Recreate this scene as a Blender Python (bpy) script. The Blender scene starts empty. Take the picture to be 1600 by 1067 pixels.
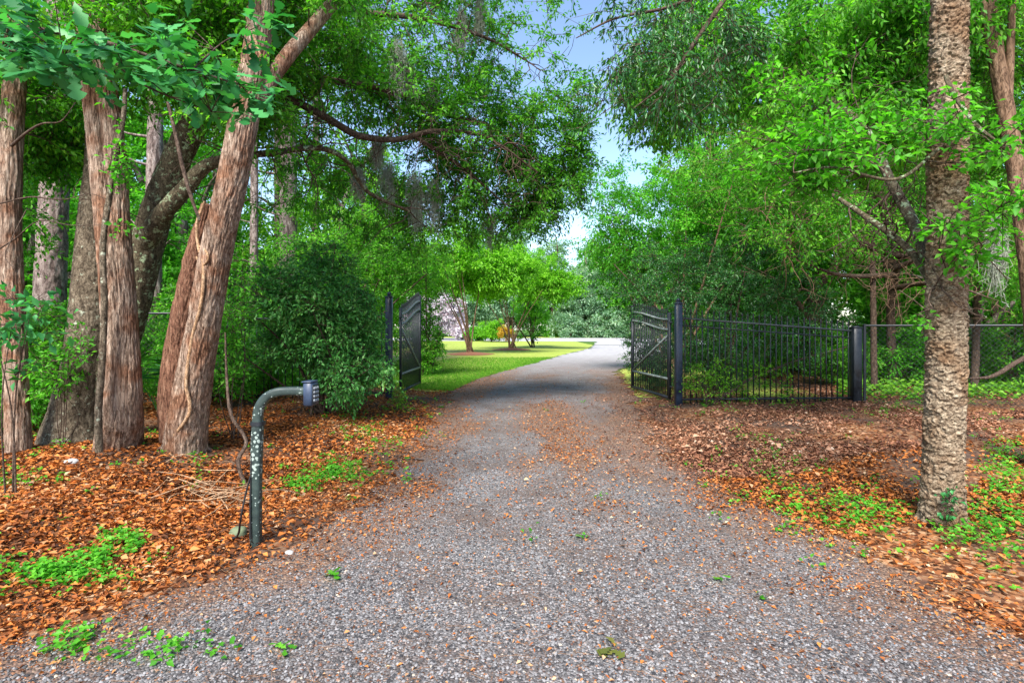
import bpy, math, random
import numpy as np
from mathutils import Vector, noise as mnoise

# ------------------------------------------------------------------ camera, sky, sun, exposure
S = bpy.context.scene
C = bpy.data.collections.new('place'); S.collection.children.link(C)
CAM_H, F = 1.48, 850.0            # eye height; focal length in pixels of a 1600 px wide frame
cam_d = bpy.data.cameras.new('camera'); cam = bpy.data.objects.new('camera', cam_d); C.objects.link(cam)
cam_d.lens = F / 1600 * 36; cam_d.sensor_width = 36; cam_d.clip_start = 0.05; cam_d.clip_end = 3000
cam.location = (0, 0, CAM_H); cam.rotation_euler = (math.radians(90), 0, 0); cam_d.shift_y = -21.5 / 1600
S.camera = cam
SUN_EL, SUN_AZ = math.radians(46), math.radians(196)   # azimuth from +Y clockwise: behind the viewer, slightly left
w = bpy.data.worlds.new('World'); S.world = w; w.use_nodes = True
nt = w.node_tree; bg = nt.nodes['Background']
sky = nt.nodes.new('ShaderNodeTexSky'); sky.sky_type = 'NISHITA'; sky.sun_disc = False
sky.sun_elevation = SUN_EL; sky.sun_rotation = SUN_AZ
sky.air_density = 1.0; sky.dust_density = 0.9; sky.ozone_density = 1.4; sky.altitude = 0
nt.links.new(sky.outputs[0], bg.inputs[0]); bg.inputs[1].default_value = 0.145
sd = bpy.data.lights.new('sun', 'SUN'); sd.energy = 4.6; sd.angle = math.radians(20); sd.color = (1.0, 0.95, 0.87)
so = bpy.data.objects.new('sun', sd); C.objects.link(so)
sv = Vector((math.sin(SUN_AZ) * math.cos(SUN_EL), math.cos(SUN_AZ) * math.cos(SUN_EL), math.sin(SUN_EL)))
so.rotation_euler = (-sv).to_track_quat('-Z', 'Y').to_euler(); so.location = sv * 60
S.view_settings.view_transform = 'Standard'; S.view_settings.look = 'None'
S.view_settings.gamma = 1; S.view_settings.use_curve_mapping = False
S.view_settings.exposure = 1.15
S.render.engine = 'CYCLES'
S.cycles.max_bounces = 7; S.cycles.diffuse_bounces = 4; S.cycles.glossy_bounces = 2
S.cycles.transmission_bounces = 5; S.cycles.transparent_max_bounces = 4

rng = np.random.default_rng(7)
PI = math.pi

# ------------------------------------------------------------------ numeric helpers
def _h(i, j, k, s=0):
    n = (i.astype(np.int64) * 374761393 + j.astype(np.int64) * 668265263 + k.astype(np.int64) * 2147483647 + s * 974634777) & 0x7fffffff
    n = ((n ^ (n >> 13)) * 1274126177) & 0x7fffffff
    n = ((n ^ (n >> 16)) * 668265263) & 0x7fffffff
    return ((n ^ (n >> 15)) & 0xffffff) / float(0xffffff)
def vn(x, y, z=0.0, s=0):
    x, y, z = np.broadcast_arrays(np.asarray(x, float), np.asarray(y, float), np.asarray(z, float))
    i, j, k = np.floor(x), np.floor(y), np.floor(z)
    fx, fy, fz = x - i, y - j, z - k
    fx, fy, fz = [t * t * (3 - 2 * t) for t in (fx, fy, fz)]
    r = 0
    for a in (0, 1):
        for b in (0, 1):
            for c in (0, 1):
                r = r + _h(i + a, j + b, k + c, s) * (fx if a else 1 - fx) * (fy if b else 1 - fy) * (fz if c else 1 - fz)
    return r
def fbm(x, y, z=0.0, s=0, o=3):
    r, a, t = 0, 1, 0
    for q in range(o):
        f = 2 ** q
        r = r + a * vn(np.asarray(x) * f, np.asarray(y) * f, np.asarray(z) * f, s + q); t += a; a *= .5
    return r / t
def sst(a, b, x):
    t = np.clip((np.asarray(x, float) - a) / (b - a), 0, 1); return t * t * (3 - 2 * t)
def unit(v):
    v = np.asarray(v, float); return v / np.maximum(np.linalg.norm(v, axis=-1, keepdims=True), 1e-9)
def gauss(x, y, cx, cy, rx, ry):
    return np.exp(-(((x - cx) / rx) ** 2 + ((y - cy) / ry) ** 2))

L_EDGE = [(-6, -5.5), (0.5, -4.2), (1.8, -3.0), (2.53, -2.38), (3.01, -1.80), (3.61, -1.42), (4.53, -1.28), (5.77, -1.12), (7.07, -1.18), (9.8, -1.30), (12.6, -1.40), (15.5, -1.0), (18.5, -.2), (26, 1.85), (38, 5.4), (46, 7.0)]
R_EDGE = [(-6, 5.5), (0.5, 4.0), (1.8, 2.9), (2.48, 2.45), (3.01, 2.22), (4.08, 2.18), (4.88, 2.02), (6.05, 1.85), (7.5, 1.95), (9.8, 2.3), (12.8, 2.7), (18.5, 3.5), (26, 6.2), (38, 11.5), (46, 16)]
def edge(tab, y):
    a = np.array(tab); return np.interp(y, a[:, 0], a[:, 1])
def terrain(x, y):
    x = np.asarray(x, float); y = np.asarray(y, float)
    l = edge(L_EDGE, y); r = edge(R_EDGE, y)
    dl = sst(0.1, 1.6, l - x); dr = sst(0.1, 1.6, x - r)
    near = 1 - sst(14, 20, y)
    z = 0.11 * dl * near * sst(3.5, 7, y) + 0.02 * dr * near
    z = z - 0.20 * gauss(x, y, -2.55, 5.3, .75, 1.1) - 0.12 * gauss(x, y, 2.9, 5.6, .8, 1.2)
    z = z + 0.10 * gauss(x, y, -4.0, 5.7, 1.2, .9) + .05 * gauss(x, y, -3.2, 3.9, .9, .6)
    z = z + near * (dl + dr) * 0.05 * (fbm(x * 1.1, y * 1.1, 0, 3) - .5) + near * 0.012 * (fbm(x * 2.5, y * 2.5, 0, 4) - .5)
    return z
def gz(x, y): return float(terrain(x, y))
def P(px, py, Y): return np.array([(px - 800) / F * Y, Y, CAM_H - (py - 512) / F * Y])
def G(px, Y):
    x = (px - 800) / F * Y; return np.array([x, Y, gz(x, Y)])

# ------------------------------------------------------------------ mesh helpers
class MB:
    """collects vertices and polygons (quads / tris as arrays) and links one mesh object"""
    def __init__(s): s.v = []; s.f = []; s.a = []; s.n = 0
    def add(s, v, f, rnd=None):
        v = np.asarray(v, float).reshape(-1, 3); f = np.asarray(f, dtype=np.int64)
        if len(f) == 0: return
        s.v.append(v); s.f.append(f + s.n); s.n += len(v)
        s.a.append(np.full(len(f), .5) if rnd is None else np.broadcast_to(np.asarray(rnd, float), (len(f),)))
    def mesh(s, name, mat, smooth=False):
        me = bpy.data.meshes.new(name)
        V = np.concatenate(s.v); me.vertices.add(len(V)); me.vertices.foreach_set('co', V.ravel())
        tot = np.concatenate([np.full(len(f), f.shape[1]) for f in s.f])
        idx = np.concatenate([f.ravel() for f in s.f])
        st = np.concatenate([[0], np.cumsum(tot)[:-1]])
        me.loops.add(len(idx)); me.loops.foreach_set('vertex_index', idx.astype(np.int32))
        me.polygons.add(len(tot)); me.polygons.foreach_set('loop_start', st.astype(np.int32))
        me.polygons.foreach_set('loop_total', tot.astype(np.int32))
        if smooth: me.polygons.foreach_set('use_smooth', np.ones(len(tot), bool))
        at = me.attributes.new('rnd', 'FLOAT', 'FACE'); at.data.foreach_set('value', np.concatenate(s.a).astype(np.float32))
        me.materials.append(mat); me.update(); me.validate()
        return me
    def build(s, name, mat, parent=None, smooth=False):
        return link(name, s.mesh(name, mat, smooth), parent)
def link(name, me, parent=None):
    o = bpy.data.objects.new(name, me); C.objects.link(o)
    if parent is not None: o.parent = parent
    return o
def tag(o, label, cat, group=None, kind=None):
    if label: o['label'] = label
    if cat: o['category'] = cat
    if group: o['group'] = group
    if kind: o['kind'] = kind
    return o
def thing(name, label, cat, loc=(0, 0, 0), group=None, rz=0):
    o = bpy.data.objects.new(name, None); C.objects.link(o); o.empty_display_size = .1
    o.location = loc; o.rotation_euler = (0, 0, rz); return tag(o, label, cat, group)
def dup(root, loc, rz, sc, label, group):
    r = root.copy(); C.objects.link(r); r.location = loc; r.rotation_euler = (0, 0, rz); r.scale = sc if hasattr(sc, '__len__') else (sc, sc, sc)
    r['label'] = label; r['group'] = group
    for ch in list(root.children):
        c = ch.copy(); C.objects.link(c); c.parent = r
        for g in ch.children:
            d = g.copy(); C.objects.link(d); d.parent = c
    return r
def smooth_path(pts, rad, step):
    """Catmull-Rom resample of points and radii"""
    p = np.asarray(pts, float); r = np.asarray(rad, float)
    d = np.concatenate([[0], np.cumsum(np.linalg.norm(np.diff(p, axis=0), axis=1))])
    n = max(3, int(d[-1] / step) + 1); t = np.linspace(0, d[-1], n)
    m = np.zeros_like(p)
    m[1:-1] = (p[2:] - p[:-2]) / (d[2:] - d[:-2])[:, None]; m[0] = (p[1] - p[0]) / (d[1] - d[0]); m[-1] = (p[-1] - p[-2]) / (d[-1] - d[-2])
    k = np.clip(np.searchsorted(d, t, side='right') - 1, 0, len(d) - 2); h = (d[k + 1] - d[k]); u = (t - d[k]) / h
    u2, u3 = u * u, u * u * u
    q = ((2 * u3 - 3 * u2 + 1)[:, None] * p[k] + ((u3 - 2 * u2 + u) * h)[:, None] * m[k] + (-2 * u3 + 3 * u2)[:, None] * p[k + 1] + ((u3 - u2) * h)[:, None] * m[k + 1])
    return q, np.interp(t, d, r)
def frames(q):
    T = unit(np.gradient(q, axis=0)); a = np.array([0, -1, 0.]) if abs(T[0][2]) > .5 else np.array([0, 0, 1.])
    U = np.zeros_like(q); u = a - T[0] * a.dot(T[0]); U[0] = u / np.linalg.norm(u)
    for i in range(1, len(q)):
        u = U[i - 1] - T[i] * U[i - 1].dot(T[i]); U[i] = u / np.linalg.norm(u)
    return T, U, np.cross(T, U)
def tube(mb, pts, rad, sides=8, step=None, disp=None, cap=True, rnd=.5):
    if step: q, r = smooth_path(pts, rad, step)
    else: q, r = np.asarray(pts, float), np.asarray(rad, float)
    T, U, W = frames(q); n = len(q)
    th = np.linspace(0, 2 * PI, sides, endpoint=False)
    R = np.repeat(r[:, None], sides, 1)
    if disp is not None:
        L = np.concatenate([[0], np.cumsum(np.linalg.norm(np.diff(q, axis=0), axis=1))])
        R = R + disp(np.broadcast_to(th, R.shape), np.repeat(L[:, None], sides, 1), R)
    V = q[:, None] + R[..., None] * (np.cos(th)[None, :, None] * U[:, None] + np.sin(th)[None, :, None] * W[:, None])
    i = np.arange(n - 1)[:, None] * sides; j = np.arange(sides)[None]; j2 = (j + 1) % sides
    f = np.stack([i + j, i + j2, i + sides + j2, i + sides + j], -1).reshape(-1, 4)
    mb.add(V.reshape(-1, 3), f, rnd)
    if cap:
        c = np.concatenate([V[-1], q[-1:] + T[-1:] * r[-1] * .3]); mb.add(c, [(k, (k + 1) % sides, sides) for k in range(sides)], rnd)
        c = np.concatenate([V[0], q[:1]]); mb.add(c, [((k + 1) % sides, k, sides) for k in range(sides)], rnd)
def prisms(mb, A, B, ra, rb, rnd=.5):
    """many straight three-sided twigs at once"""
    A = np.asarray(A).reshape(-1, 3); B = np.asarray(B).reshape(-1, 3); n = len(A)
    T = unit(B - A); a = np.where(np.abs(T[:, 2:3]) > .8, [[1., 0, 0]], [[0, 0, 1.]])
    U = unit(np.cross(T, a)); W = np.cross(T, U)
    ra = np.broadcast_to(ra, (n,)); rb = np.broadcast_to(rb, (n,)); V = np.zeros((n, 6, 3))
    for k in range(3):
        c, s_ = math.cos(k * 2 * PI / 3), math.sin(k * 2 * PI / 3); d = U * c + W * s_
        V[:, k] = A + d * ra[:, None]; V[:, 3 + k] = B + d * rb[:, None]
    b = (np.arange(n) * 6)[:, None, None]
    f = np.array([[0, 1, 4, 3], [1, 2, 5, 4], [2, 0, 3, 5]])[None] + b
    mb.add(V.reshape(-1, 3), f.reshape(-1, 4), rnd)
def leaves(mb, pos, axis, nrm, ln, wd, rnd, fold=.25):
    """pointed leaf blades, two triangles each, folded along the midrib"""
    n = len(pos); ax = unit(axis); sd_ = unit(np.cross(nrm, ax)); nr = np.cross(ax, sd_)
    ln = np.broadcast_to(ln, (n,))[:, None]; wd = np.broadcast_to(wd, (n,))[:, None]
    V = np.zeros((n, 4, 3)); V[:, 0] = pos
    V[:, 1] = pos + ax * ln * .45 + sd_ * wd * .5 + nr * wd * fold; V[:, 2] = pos + ax * ln - nr * ln * .08
    V[:, 3] = pos + ax * ln * .45 - sd_ * wd * .5 + nr * wd * fold
    b = (np.arange(n) * 4)[:, None, None]
    f = (np.array([[0, 3, 2], [0, 2, 1]])[None] + b).reshape(-1, 3)
    mb.add(V.reshape(-1, 3), f, np.repeat(rnd, 2))
def box(mb, c, s, R=None, rnd=.5, bev=0.0):
    sx, sy, sz = [t / 2 for t in s]
    if bev > 0:
        b = bev; V = []
        for z, k in ((-sz, b), (-sz + b, 0), (sz - b, 0), (sz, b)):
            for (x, y) in ((-1, -1), (1, -1), (1, 1), (-1, 1)):
                if (x * y) > 0: V += [(x * (sx - k - 0), y * (sy - k - b), z), (x * (sx - k - b), y * (sy - k), z)]
                else: V += [(x * (sx - k - b), y * (sy - k), z), (x * (sx - k), y * (sy - k - b), z)]
        V = np.array(V); F_ = []
        for r_ in range(3):
            for k in range(8): F_.append((r_ * 8 + k, r_ * 8 + (k + 1) % 8, r_ * 8 + 8 + (k + 1) % 8, r_ * 8 + 8 + k))
        if R is not None: V = V @ np.array(R).T
        V = V + np.array(c); n0 = mb.n; mb.add(V, F_, rnd)
        mb.add(V[:8], [tuple(reversed(range(8)))], rnd); mb.add(V[24:], [tuple(range(8))], rnd); return
    V = np.array([(x, y, z) for z in (-sz, sz) for (x, y) in ((-sx, -sy), (sx, -sy), (sx, sy), (-sx, sy))])
    if R is not None: V = V @ np.array(R).T
    mb.add(V + np.array(c), [(0, 3, 2, 1), (4, 5, 6, 7), (0, 1, 5, 4), (1, 2, 6, 5), (2, 3, 7, 6), (3, 0, 4, 7)], rnd)
def rz(a): return [[math.cos(a), -math.sin(a), 0], [math.sin(a), math.cos(a), 0], [0, 0, 1]]
def blobs_rand(n, r, sharp=2.2):
    d = unit(r.normal(size=(n, 3))); return d * (r.random((n, 1)) ** (1 / sharp))

# ------------------------------------------------------------------ materials
def mat(name):
    m = bpy.data.materials.new(name); m.use_nodes = True; n = m.node_tree.nodes; l = m.node_tree.links
    return m, n, l, n['Principled BSDF']
def ramp(n, stops, interp='LINEAR'):
    r = n.new('ShaderNodeValToRGB'); e = r.color_ramp.elements; r.color_ramp.interpolation = interp
    while len(e) > 1: e.remove(e[0])
    e[0].position, e[0].color = stops[0][0], (*stops[0][1], 1)
    for p, c in stops[1:]:
        x = e.new(p); x.color = (*c, 1)
    return r
def texco(n, l, scale=(1, 1, 1), kind='Object'):
    t = n.new('ShaderNodeTexCoord'); mp = n.new('ShaderNodeMapping'); mp.inputs['Scale'].default_value = scale
    l.new(t.outputs[kind], mp.inputs[0]); return mp
def tnoise(n, l, co, scale, detail=4, rough=.6, dist=0):
    t = n.new('ShaderNodeTexNoise'); t.inputs['Scale'].default_value = scale; t.inputs['Detail'].default_value = detail
    t.inputs['Roughness'].default_value = rough; t.inputs['Distortion'].default_value = dist; l.new(co.outputs[0], t.inputs[0]); return t
def mixc(n, l, fac, a, b, mode='MIX'):
    m = n.new('ShaderNodeMix'); m.data_type = 'RGBA'; m.blend_type = mode
    for s_, v in ((m.inputs[0], fac), (m.inputs[6], a), (m.inputs[7], b)):
        if hasattr(v, 'links') or hasattr(v, 'is_linked'): l.new(v, s_)
        elif isinstance(v, (int, float)): s_.default_value = v
        else: s_.default_value = (*v, 1)
    return m.outputs[2]
def bump(n, l, h, bs, strength=.5, dist=.01):
    b = n.new('ShaderNodeBump'); b.inputs['Strength'].default_value = strength; b.inputs['Distance'].default_value = dist
    l.new(h, b.inputs['Height']); l.new(b.outputs[0], bs.inputs['Normal']); return b

def leaf_mat(name, cols, trans=.4, tmul=(1.2, 1.5, .5), rough=.5, spec=.3):
    m, n, l, bs = mat(name)
    at = n.new('ShaderNodeAttribute'); at.attribute_name = 'rnd'
    k = len(cols); r = ramp(n, [(i / (k - 1), c) for i, c in enumerate(cols)]); l.new(at.outputs['Fac'], r.inputs[0])
    l.new(r.outputs[0], bs.inputs['Base Color']); bs.inputs['Roughness'].default_value = rough
    bs.inputs['Specular IOR Level'].default_value = spec
    tr = n.new('ShaderNodeBsdfTranslucent'); l.new(mixc(n, l, 1.0, r.outputs[0], tmul, 'MULTIPLY'), tr.inputs[0])
    mx = n.new('ShaderNodeMixShader'); mx.inputs[0].default_value = trans
    l.new(bs.outputs[0], mx.inputs[1]); l.new(tr.outputs[0], mx.inputs[2]); l.new(mx.outputs[0], n['Material Output'].inputs[0])
    return m
M = {}
M['oak_leaf'] = leaf_mat('oak_leaf', [(.02, .08, .014), (.055, .21, .02), (.11, .36, .028), (.24, .54, .045)], .52)
M['dark_leaf'] = leaf_mat('dark_leaf', [(.010, .045, .016), (.022, .10, .026), (.04, .17, .03), (.09, .28, .04)], .3, rough=.38, spec=.45)
M['teal_leaf'] = leaf_mat('teal_leaf', [(.02, .12, .035), (.035, .20, .055), (.06, .29, .08), (.10, .38, .11)], .4, (1.0, 1.3, .5), rough=.42)
M['fresh_leaf'] = leaf_mat('fresh_leaf', [(.03, .16, .012), (.07, .30, .02), (.12, .42, .03), (.22, .55, .06)], .5)
M['lime_leaf'] = leaf_mat('lime_leaf', [(.05, .17, .012), (.12, .34, .018), (.20, .48, .03), (.32, .60, .05)], .5)
M['mid_leaf'] = leaf_mat('mid_leaf', [(.02, .09, .012), (.06, .24, .02), (.13, .40, .028), (.26, .56, .045)], .5)
M['azalea_leaf'] = leaf_mat('azalea_leaf', [(.018, .08, .022), (.05, .21, .045), (.11, .36, .075), (.28, .52, .17)], .35, rough=.42)
M['haze_leaf'] = leaf_mat('haze_leaf', [(.06, .14, .08), (.13, .26, .15), (.24, .40, .25), (.46, .54, .42)], .4)  # far foliage: distance haze painted into the pale blue-green
M['pine_leaf'] = leaf_mat('pine_leaf', [(.03, .09, .03), (.06, .16, .05), (.11, .24, .07), (.19, .33, .11)], .3)
M['pale_leaf'] = leaf_mat('pale_leaf', [(.25, .12, .13), (.5, .4, .45), (.7, .66, .72), (.8, .78, .82)], .3, (1, 1, 1))
M['yellow_leaf'] = leaf_mat('yellow_leaf', [(.3, .16, .02), (.5, .32, .03), (.6, .45, .05)], .4, (1.2, 1, .5))
M['moss'] = leaf_mat('moss', [(.28, .32, .26), (.45, .49, .41), (.62, .66, .57)], .4, (1, 1, .9), .9, .05)
M['grassy'] = leaf_mat('grassy', [(.05, .16, .015), (.11, .29, .02), (.20, .43, .04)], .4)
M['litter'] = leaf_mat('litter', [(.035, .015, .010), (.11, .042, .018), (.27, .085, .026), (.46, .145, .032), (.56, .21, .055), (.46, .29, .17), (.64, .48, .30), (.62, .42, .10)], .15, (1, .8, .5), .65, .15)
M['red_litter'] = leaf_mat('red_litter', [(.04, .018, .015), (.12, .05, .032), (.24, .10, .055), (.38, .18, .10), (.48, .30, .20), (.62, .50, .40)], .12, (1, .8, .6), .6, .2)

def bark_mat(name, cols, zs=.12, scale=28, lichen=0, lich_col=(.42, .46, .36), b=.8, rough=.9, patch=None):
    m, n, l, bs = mat(name)
    co = texco(n, l, (1, 1, zs)); co2 = texco(n, l, (1, 1, 1))
    a = tnoise(n, l, co, scale, 6, .65, .6); big = tnoise(n, l, co2, 3.5, 3)
    k = len(cols); r = ramp(n, [(.28 + .44 * i / (k - 1), c) for i, c in enumerate(cols)]); l.new(a.outputs[0], r.inputs[0])
    col = r.outputs[0]
    if patch:
        pr = ramp(n, [(.45, (0, 0, 0)), (.62, (1, 1, 1))]); l.new(big.outputs[0], pr.inputs[0])
        col = mixc(n, l, pr.outputs[0], col, mixc(n, l, 1.0, col, patch, 'MULTIPLY'))
    ck = tnoise(n, l, texco(n, l, (1, 1, zs * 1.6)), scale * .8, 3, .6, 1.2); cr = ramp(n, [(.44, (1, 1, 1)), (.495, (.22, .20, .19)), (.505, (.22, .20, .19)), (.56, (1, 1, 1))]); l.new(ck.outputs[0], cr.inputs[0])
    col = mixc(n, l, .8, col, cr.outputs[0], 'MULTIPLY')
    if lichen:
        t = tnoise(n, l, co2, 16, 5, .7); lr = ramp(n, [(.62 - lichen, (0, 0, 0)), (.66 - lichen, (1, 1, 1))]); l.new(t.outputs[0], lr.inputs[0])
        col = mixc(n, l, lr.outputs[0], col, lich_col)
    l.new(col, bs.inputs['Base Color']); bs.inputs['Roughness'].default_value = rough; bs.inputs['Specular IOR Level'].default_value = .15
    bump(n, l, a.outputs[0], bs, b, .02); return m
M['red_bark'] = bark_mat('red_bark', [(.05, .028, .020), (.19, .125, .09), (.37, .275, .21), (.60, .50, .41)], .09, 44, patch=(.70, .50, .40))
M['shaded_red_bark'] = bark_mat('shaded_red_bark', [(.035, .014, .010), (.13, .06, .038), (.24, .125, .08), (.34, .22, .15)], .12, 44)  # redder bark, with the side stem's shade mixed into its dark colour
M['oak_bark'] = bark_mat('oak_bark', [(.025, .018, .012), (.085, .065, .045), (.17, .135, .095), (.27, .23, .18)], .45, 30, lichen=.015, lich_col=(.32, .34, .26))
M['mossy_bark'] = bark_mat('mossy_bark', [(.03, .022, .015), (.10, .08, .05), (.20, .17, .11)], .45, 30, lichen=.06, lich_col=(.26, .33, .20))
M['pine_bark'] = bark_mat('pine_bark', [(.05, .035, .03), (.15, .11, .10), (.27, .22, .20), (.40, .35, .34)], .25, 16)
M['cork_bark'] = bark_mat('cork_bark', [(.05, .034, .024), (.19, .14, .095), (.34, .27, .19), (.54, .46, .35)], 1.1, 38, b=.8, patch=(.72, .58, .48))
M['twig_bark'] = bark_mat('twig_bark', [(.03, .02, .015), (.09, .06, .045), (.17, .13, .10)], .5, 30)
M['tan_bark'] = bark_mat('tan_bark', [(.06, .035, .022), (.18, .11, .07), (.32, .22, .15)], .2, 26)
M['vine_bark'] = bark_mat('vine_bark', [(.20, .10, .05), (.42, .26, .15), (.55, .40, .27)], .3, 40)

def metal(name, col, rough=.35):
    m, n, l, bs = mat(name); co = texco(n, l)
    t = tnoise(n, l, co, 9, 5); r = ramp(n, [(.35, tuple(c * .7 for c in col)), (.7, tuple(c * 1.6 + .006 for c in col))]); l.new(t.outputs[0], r.inputs[0])
    l.new(r.outputs[0], bs.inputs['Base Color']); rr = ramp(n, [(.3, (rough,) * 3), (.75, (min(1, rough + .3),) * 3)]); l.new(t.outputs[0], rr.inputs[0]); l.new(rr.outputs[0], bs.inputs['Roughness'])
    bs.inputs['Specular IOR Level'].default_value = .5; return m
M['black_iron'] = metal('black_iron', (.010, .014, .020)); M['blue_iron'] = metal('blue_iron', (.010, .020, .042), .3)
M['grey_iron'] = metal('grey_iron', (.045, .055, .058), .4)
M['worn_iron'] = metal('worn_iron', (.16, .19, .18), .4)
def lichen_post():
    m, n, l, bs = mat('post_paint'); co = texco(n, l)
    v = n.new('ShaderNodeTexVoronoi'); v.inputs['Scale'].default_value = 42; v.inputs['Randomness'].default_value = 1
    d = tnoise(n, l, co, 60, 2); ad = n.new('ShaderNodeMixRGB'); ad.inputs[0].default_value = .012; l.new(co.outputs[0], ad.inputs[1]); l.new(d.outputs[1], ad.inputs[2]); l.new(ad.outputs[0], v.inputs[0])
    big = tnoise(n, l, co, 5.5, 2)
    sx = n.new('ShaderNodeSeparateXYZ'); l.new(co.outputs[0], sx.inputs[0])
    zr = ramp(n, [(.36, (0, 0, 0)), (.50, (.14,) * 3), (.78, (.15,) * 3), (.95, (0.05,) * 3)]); l.new(sx.outputs[2], zr.inputs[0])
    ma = n.new('ShaderNodeMath'); ma.operation = 'ADD'; l.new(zr.outputs[0], ma.inputs[0])
    mb_ = n.new('ShaderNodeMath'); mb_.operation = 'MULTIPLY_ADD'; l.new(big.outputs[0], mb_.inputs[0]); mb_.inputs[1].default_value = 1.1; mb_.inputs[2].default_value = -.40; l.new(mb_.outputs[0], ma.inputs[1])
    lt = n.new('ShaderNodeMath'); lt.operation = 'LESS_THAN'; l.new(v.outputs[0], lt.inputs[0]); l.new(ma.outputs[0], lt.inputs[1])
    base = ramp(n, [(.3, (.012, .022, .022)), (.7, (.034, .056, .05))]); l.new(tnoise(n, l, co, 14, 5).outputs[0], base.inputs[0])
    l.new(mixc(n, l, lt.outputs[0], base.outputs[0], (.27, .33, .30)), bs.inputs['Base Color']); bs.inputs['Roughness'].default_value = .45; return m
M['post_paint'] = lichen_post()
M['keypad_body'] = metal('keypad_body', (.018, .032, .065), .35)
def plain(name, col, rough=.5):
    m, n, l, bs = mat(name); co = texco(n, l); t = tnoise(n, l, co, 20, 3)
    r = ramp(n, [(.3, tuple(c * .75 for c in col)), (.7, col)]); l.new(t.outputs[0], r.inputs[0]); l.new(r.outputs[0], bs.inputs['Base Color']); bs.inputs['Roughness'].default_value = rough; return m
M['key'] = plain('key', (.28, .30, .33)); M['cord'] = plain('cord', (.012, .012, .014)); M['rock'] = plain('rock', (.42, .41, .40), .9)
M['moss_rock'] = plain('moss_rock', (.13, .16, .09), .95); M['tan_rock'] = plain('tan_rock', (.52, .32, .20), .9); M['dead'] = plain('dead', (.26, .14, .07), .8)

def soil_mat():
    m, n, l, bs = mat('leafy_soil'); co = texco(n, l)
    v = n.new('ShaderNodeTexVoronoi'); v.inputs['Scale'].default_value = 34; l.new(co.outputs[0], v.inputs[0])
    sp = n.new('ShaderNodeSeparateColor'); l.new(v.outputs[1], sp.inputs[0])
    r = ramp(n, [(0, (.035, .016, .010)), (.3, (.12, .045, .02)), (.6, (.28, .10, .035)), (.85, (.34, .18, .09)), (1, (.45, .30, .18))]); l.new(sp.outputs[0], r.inputs[0])
    big = tnoise(n, l, co, .9, 5); br = ramp(n, [(.42, (0, 0, 0)), (.6, (1, 1, 1))]); l.new(big.outputs[0], br.inputs[0])
    soil = ramp(n, [(.3, (.045, .028, .022)), (.7, (.13, .09, .07))]); l.new(tnoise(n, l, co, 22, 6).outputs[0], soil.inputs[0])
    col = mixc(n, l, br.outputs[0], r.outputs[0], soil.outputs[0])
    # green understorey further back in the wood
    sx = n.new('ShaderNodeSeparateXYZ'); l.new(co.outputs[0], sx.inputs[0])
    fr = n.new('ShaderNodeMapRange'); fr.inputs[1].default_value = 15; fr.inputs[2].default_value = 22; l.new(sx.outputs[1], fr.inputs[0])
    g = ramp(n, [(.3, (.03, .07, .015)), (.7, (.10, .20, .03))]); l.new(tnoise(n, l, co, 3, 6).outputs[0], g.inputs[0])
    l.new(mixc(n, l, fr.outputs[0], col, g.outputs[0]), bs.inputs['Base Color']); bs.inputs['Roughness'].default_value = .95; bs.inputs['Specular IOR Level'].default_value = .1
    bump(n, l, sp.outputs[1], bs, .7, .015); return m
def gravel_mat(name, pale=False):
    m, n, l, bs = mat(name); co = texco(n, l)
    v = n.new('ShaderNodeTexVoronoi'); v.inputs['Scale'].default_value = 85; l.new(co.outputs[0], v.inputs[0])
    sp = n.new('ShaderNodeSeparateColor'); l.new(v.outputs[1], sp.inputs[0])
    r = ramp(n, [(0, (.03, .028, .033)), (.35, (.105, .10, .102)), (.7, (.185, .178, .182)), (.90, (.31, .30, .305)), (.95, (.30, .15, .07)), (1, (.06, .025, .02))]); l.new(sp.outputs[0], r.inputs[0])
    big = tnoise(n, l, co, .7, 5, .65); br = ramp(n, [(.3, (.72, .68, .68)), (.5, (1, 1, 1)), (.7, (1.2, 1.2, 1.22))]); l.new(big.outputs[0], br.inputs[0])
    col = mixc(n, l, 1.0, r.outputs[0], br.outputs[0], 'MULTIPLY')
    br2 = ramp(n, [(.44, (0, 0, 0)), (.64, (.8, .8, .8))]); l.new(tnoise(n, l, co, 1.6, 6, .7).outputs[0], br2.inputs[0])
    col = mixc(n, l, br2.outputs[0], col, (.10, .070, .058))
    at = n.new('ShaderNodeAttribute'); at.attribute_name = 'rnd'; deb = ramp(n, [(0, (.035, .018, .013)), (.4, (.11, .06, .04)), (.75, (.20, .10, .055)), (1, (.32, .22, .15))]); l.new(sp.outputs[1], deb.inputs[0])
    col = mixc(n, l, at.outputs['Fac'], col, deb.outputs[0])
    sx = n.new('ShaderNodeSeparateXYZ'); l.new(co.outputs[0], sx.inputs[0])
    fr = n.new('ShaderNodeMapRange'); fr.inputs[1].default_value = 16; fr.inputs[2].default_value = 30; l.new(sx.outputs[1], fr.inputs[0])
    pr = ramp(n, [(.3, (.30, .29, .31)), (.7, (.42, .41, .435))]); l.new(tnoise(n, l, co, 3, 6).outputs[0], pr.inputs[0])  # gravel turns paler with distance: sunlight and haze painted into the colour
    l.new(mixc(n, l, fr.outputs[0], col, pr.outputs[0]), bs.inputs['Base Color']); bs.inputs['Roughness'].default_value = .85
    iv = n.new('ShaderNodeMath'); iv.operation = 'SUBTRACT'; iv.inputs[0].default_value = 1; l.new(v.outputs[0], iv.inputs[1])
    bump(n, l, iv.outputs[0], bs, .8, .012); return m
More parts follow.
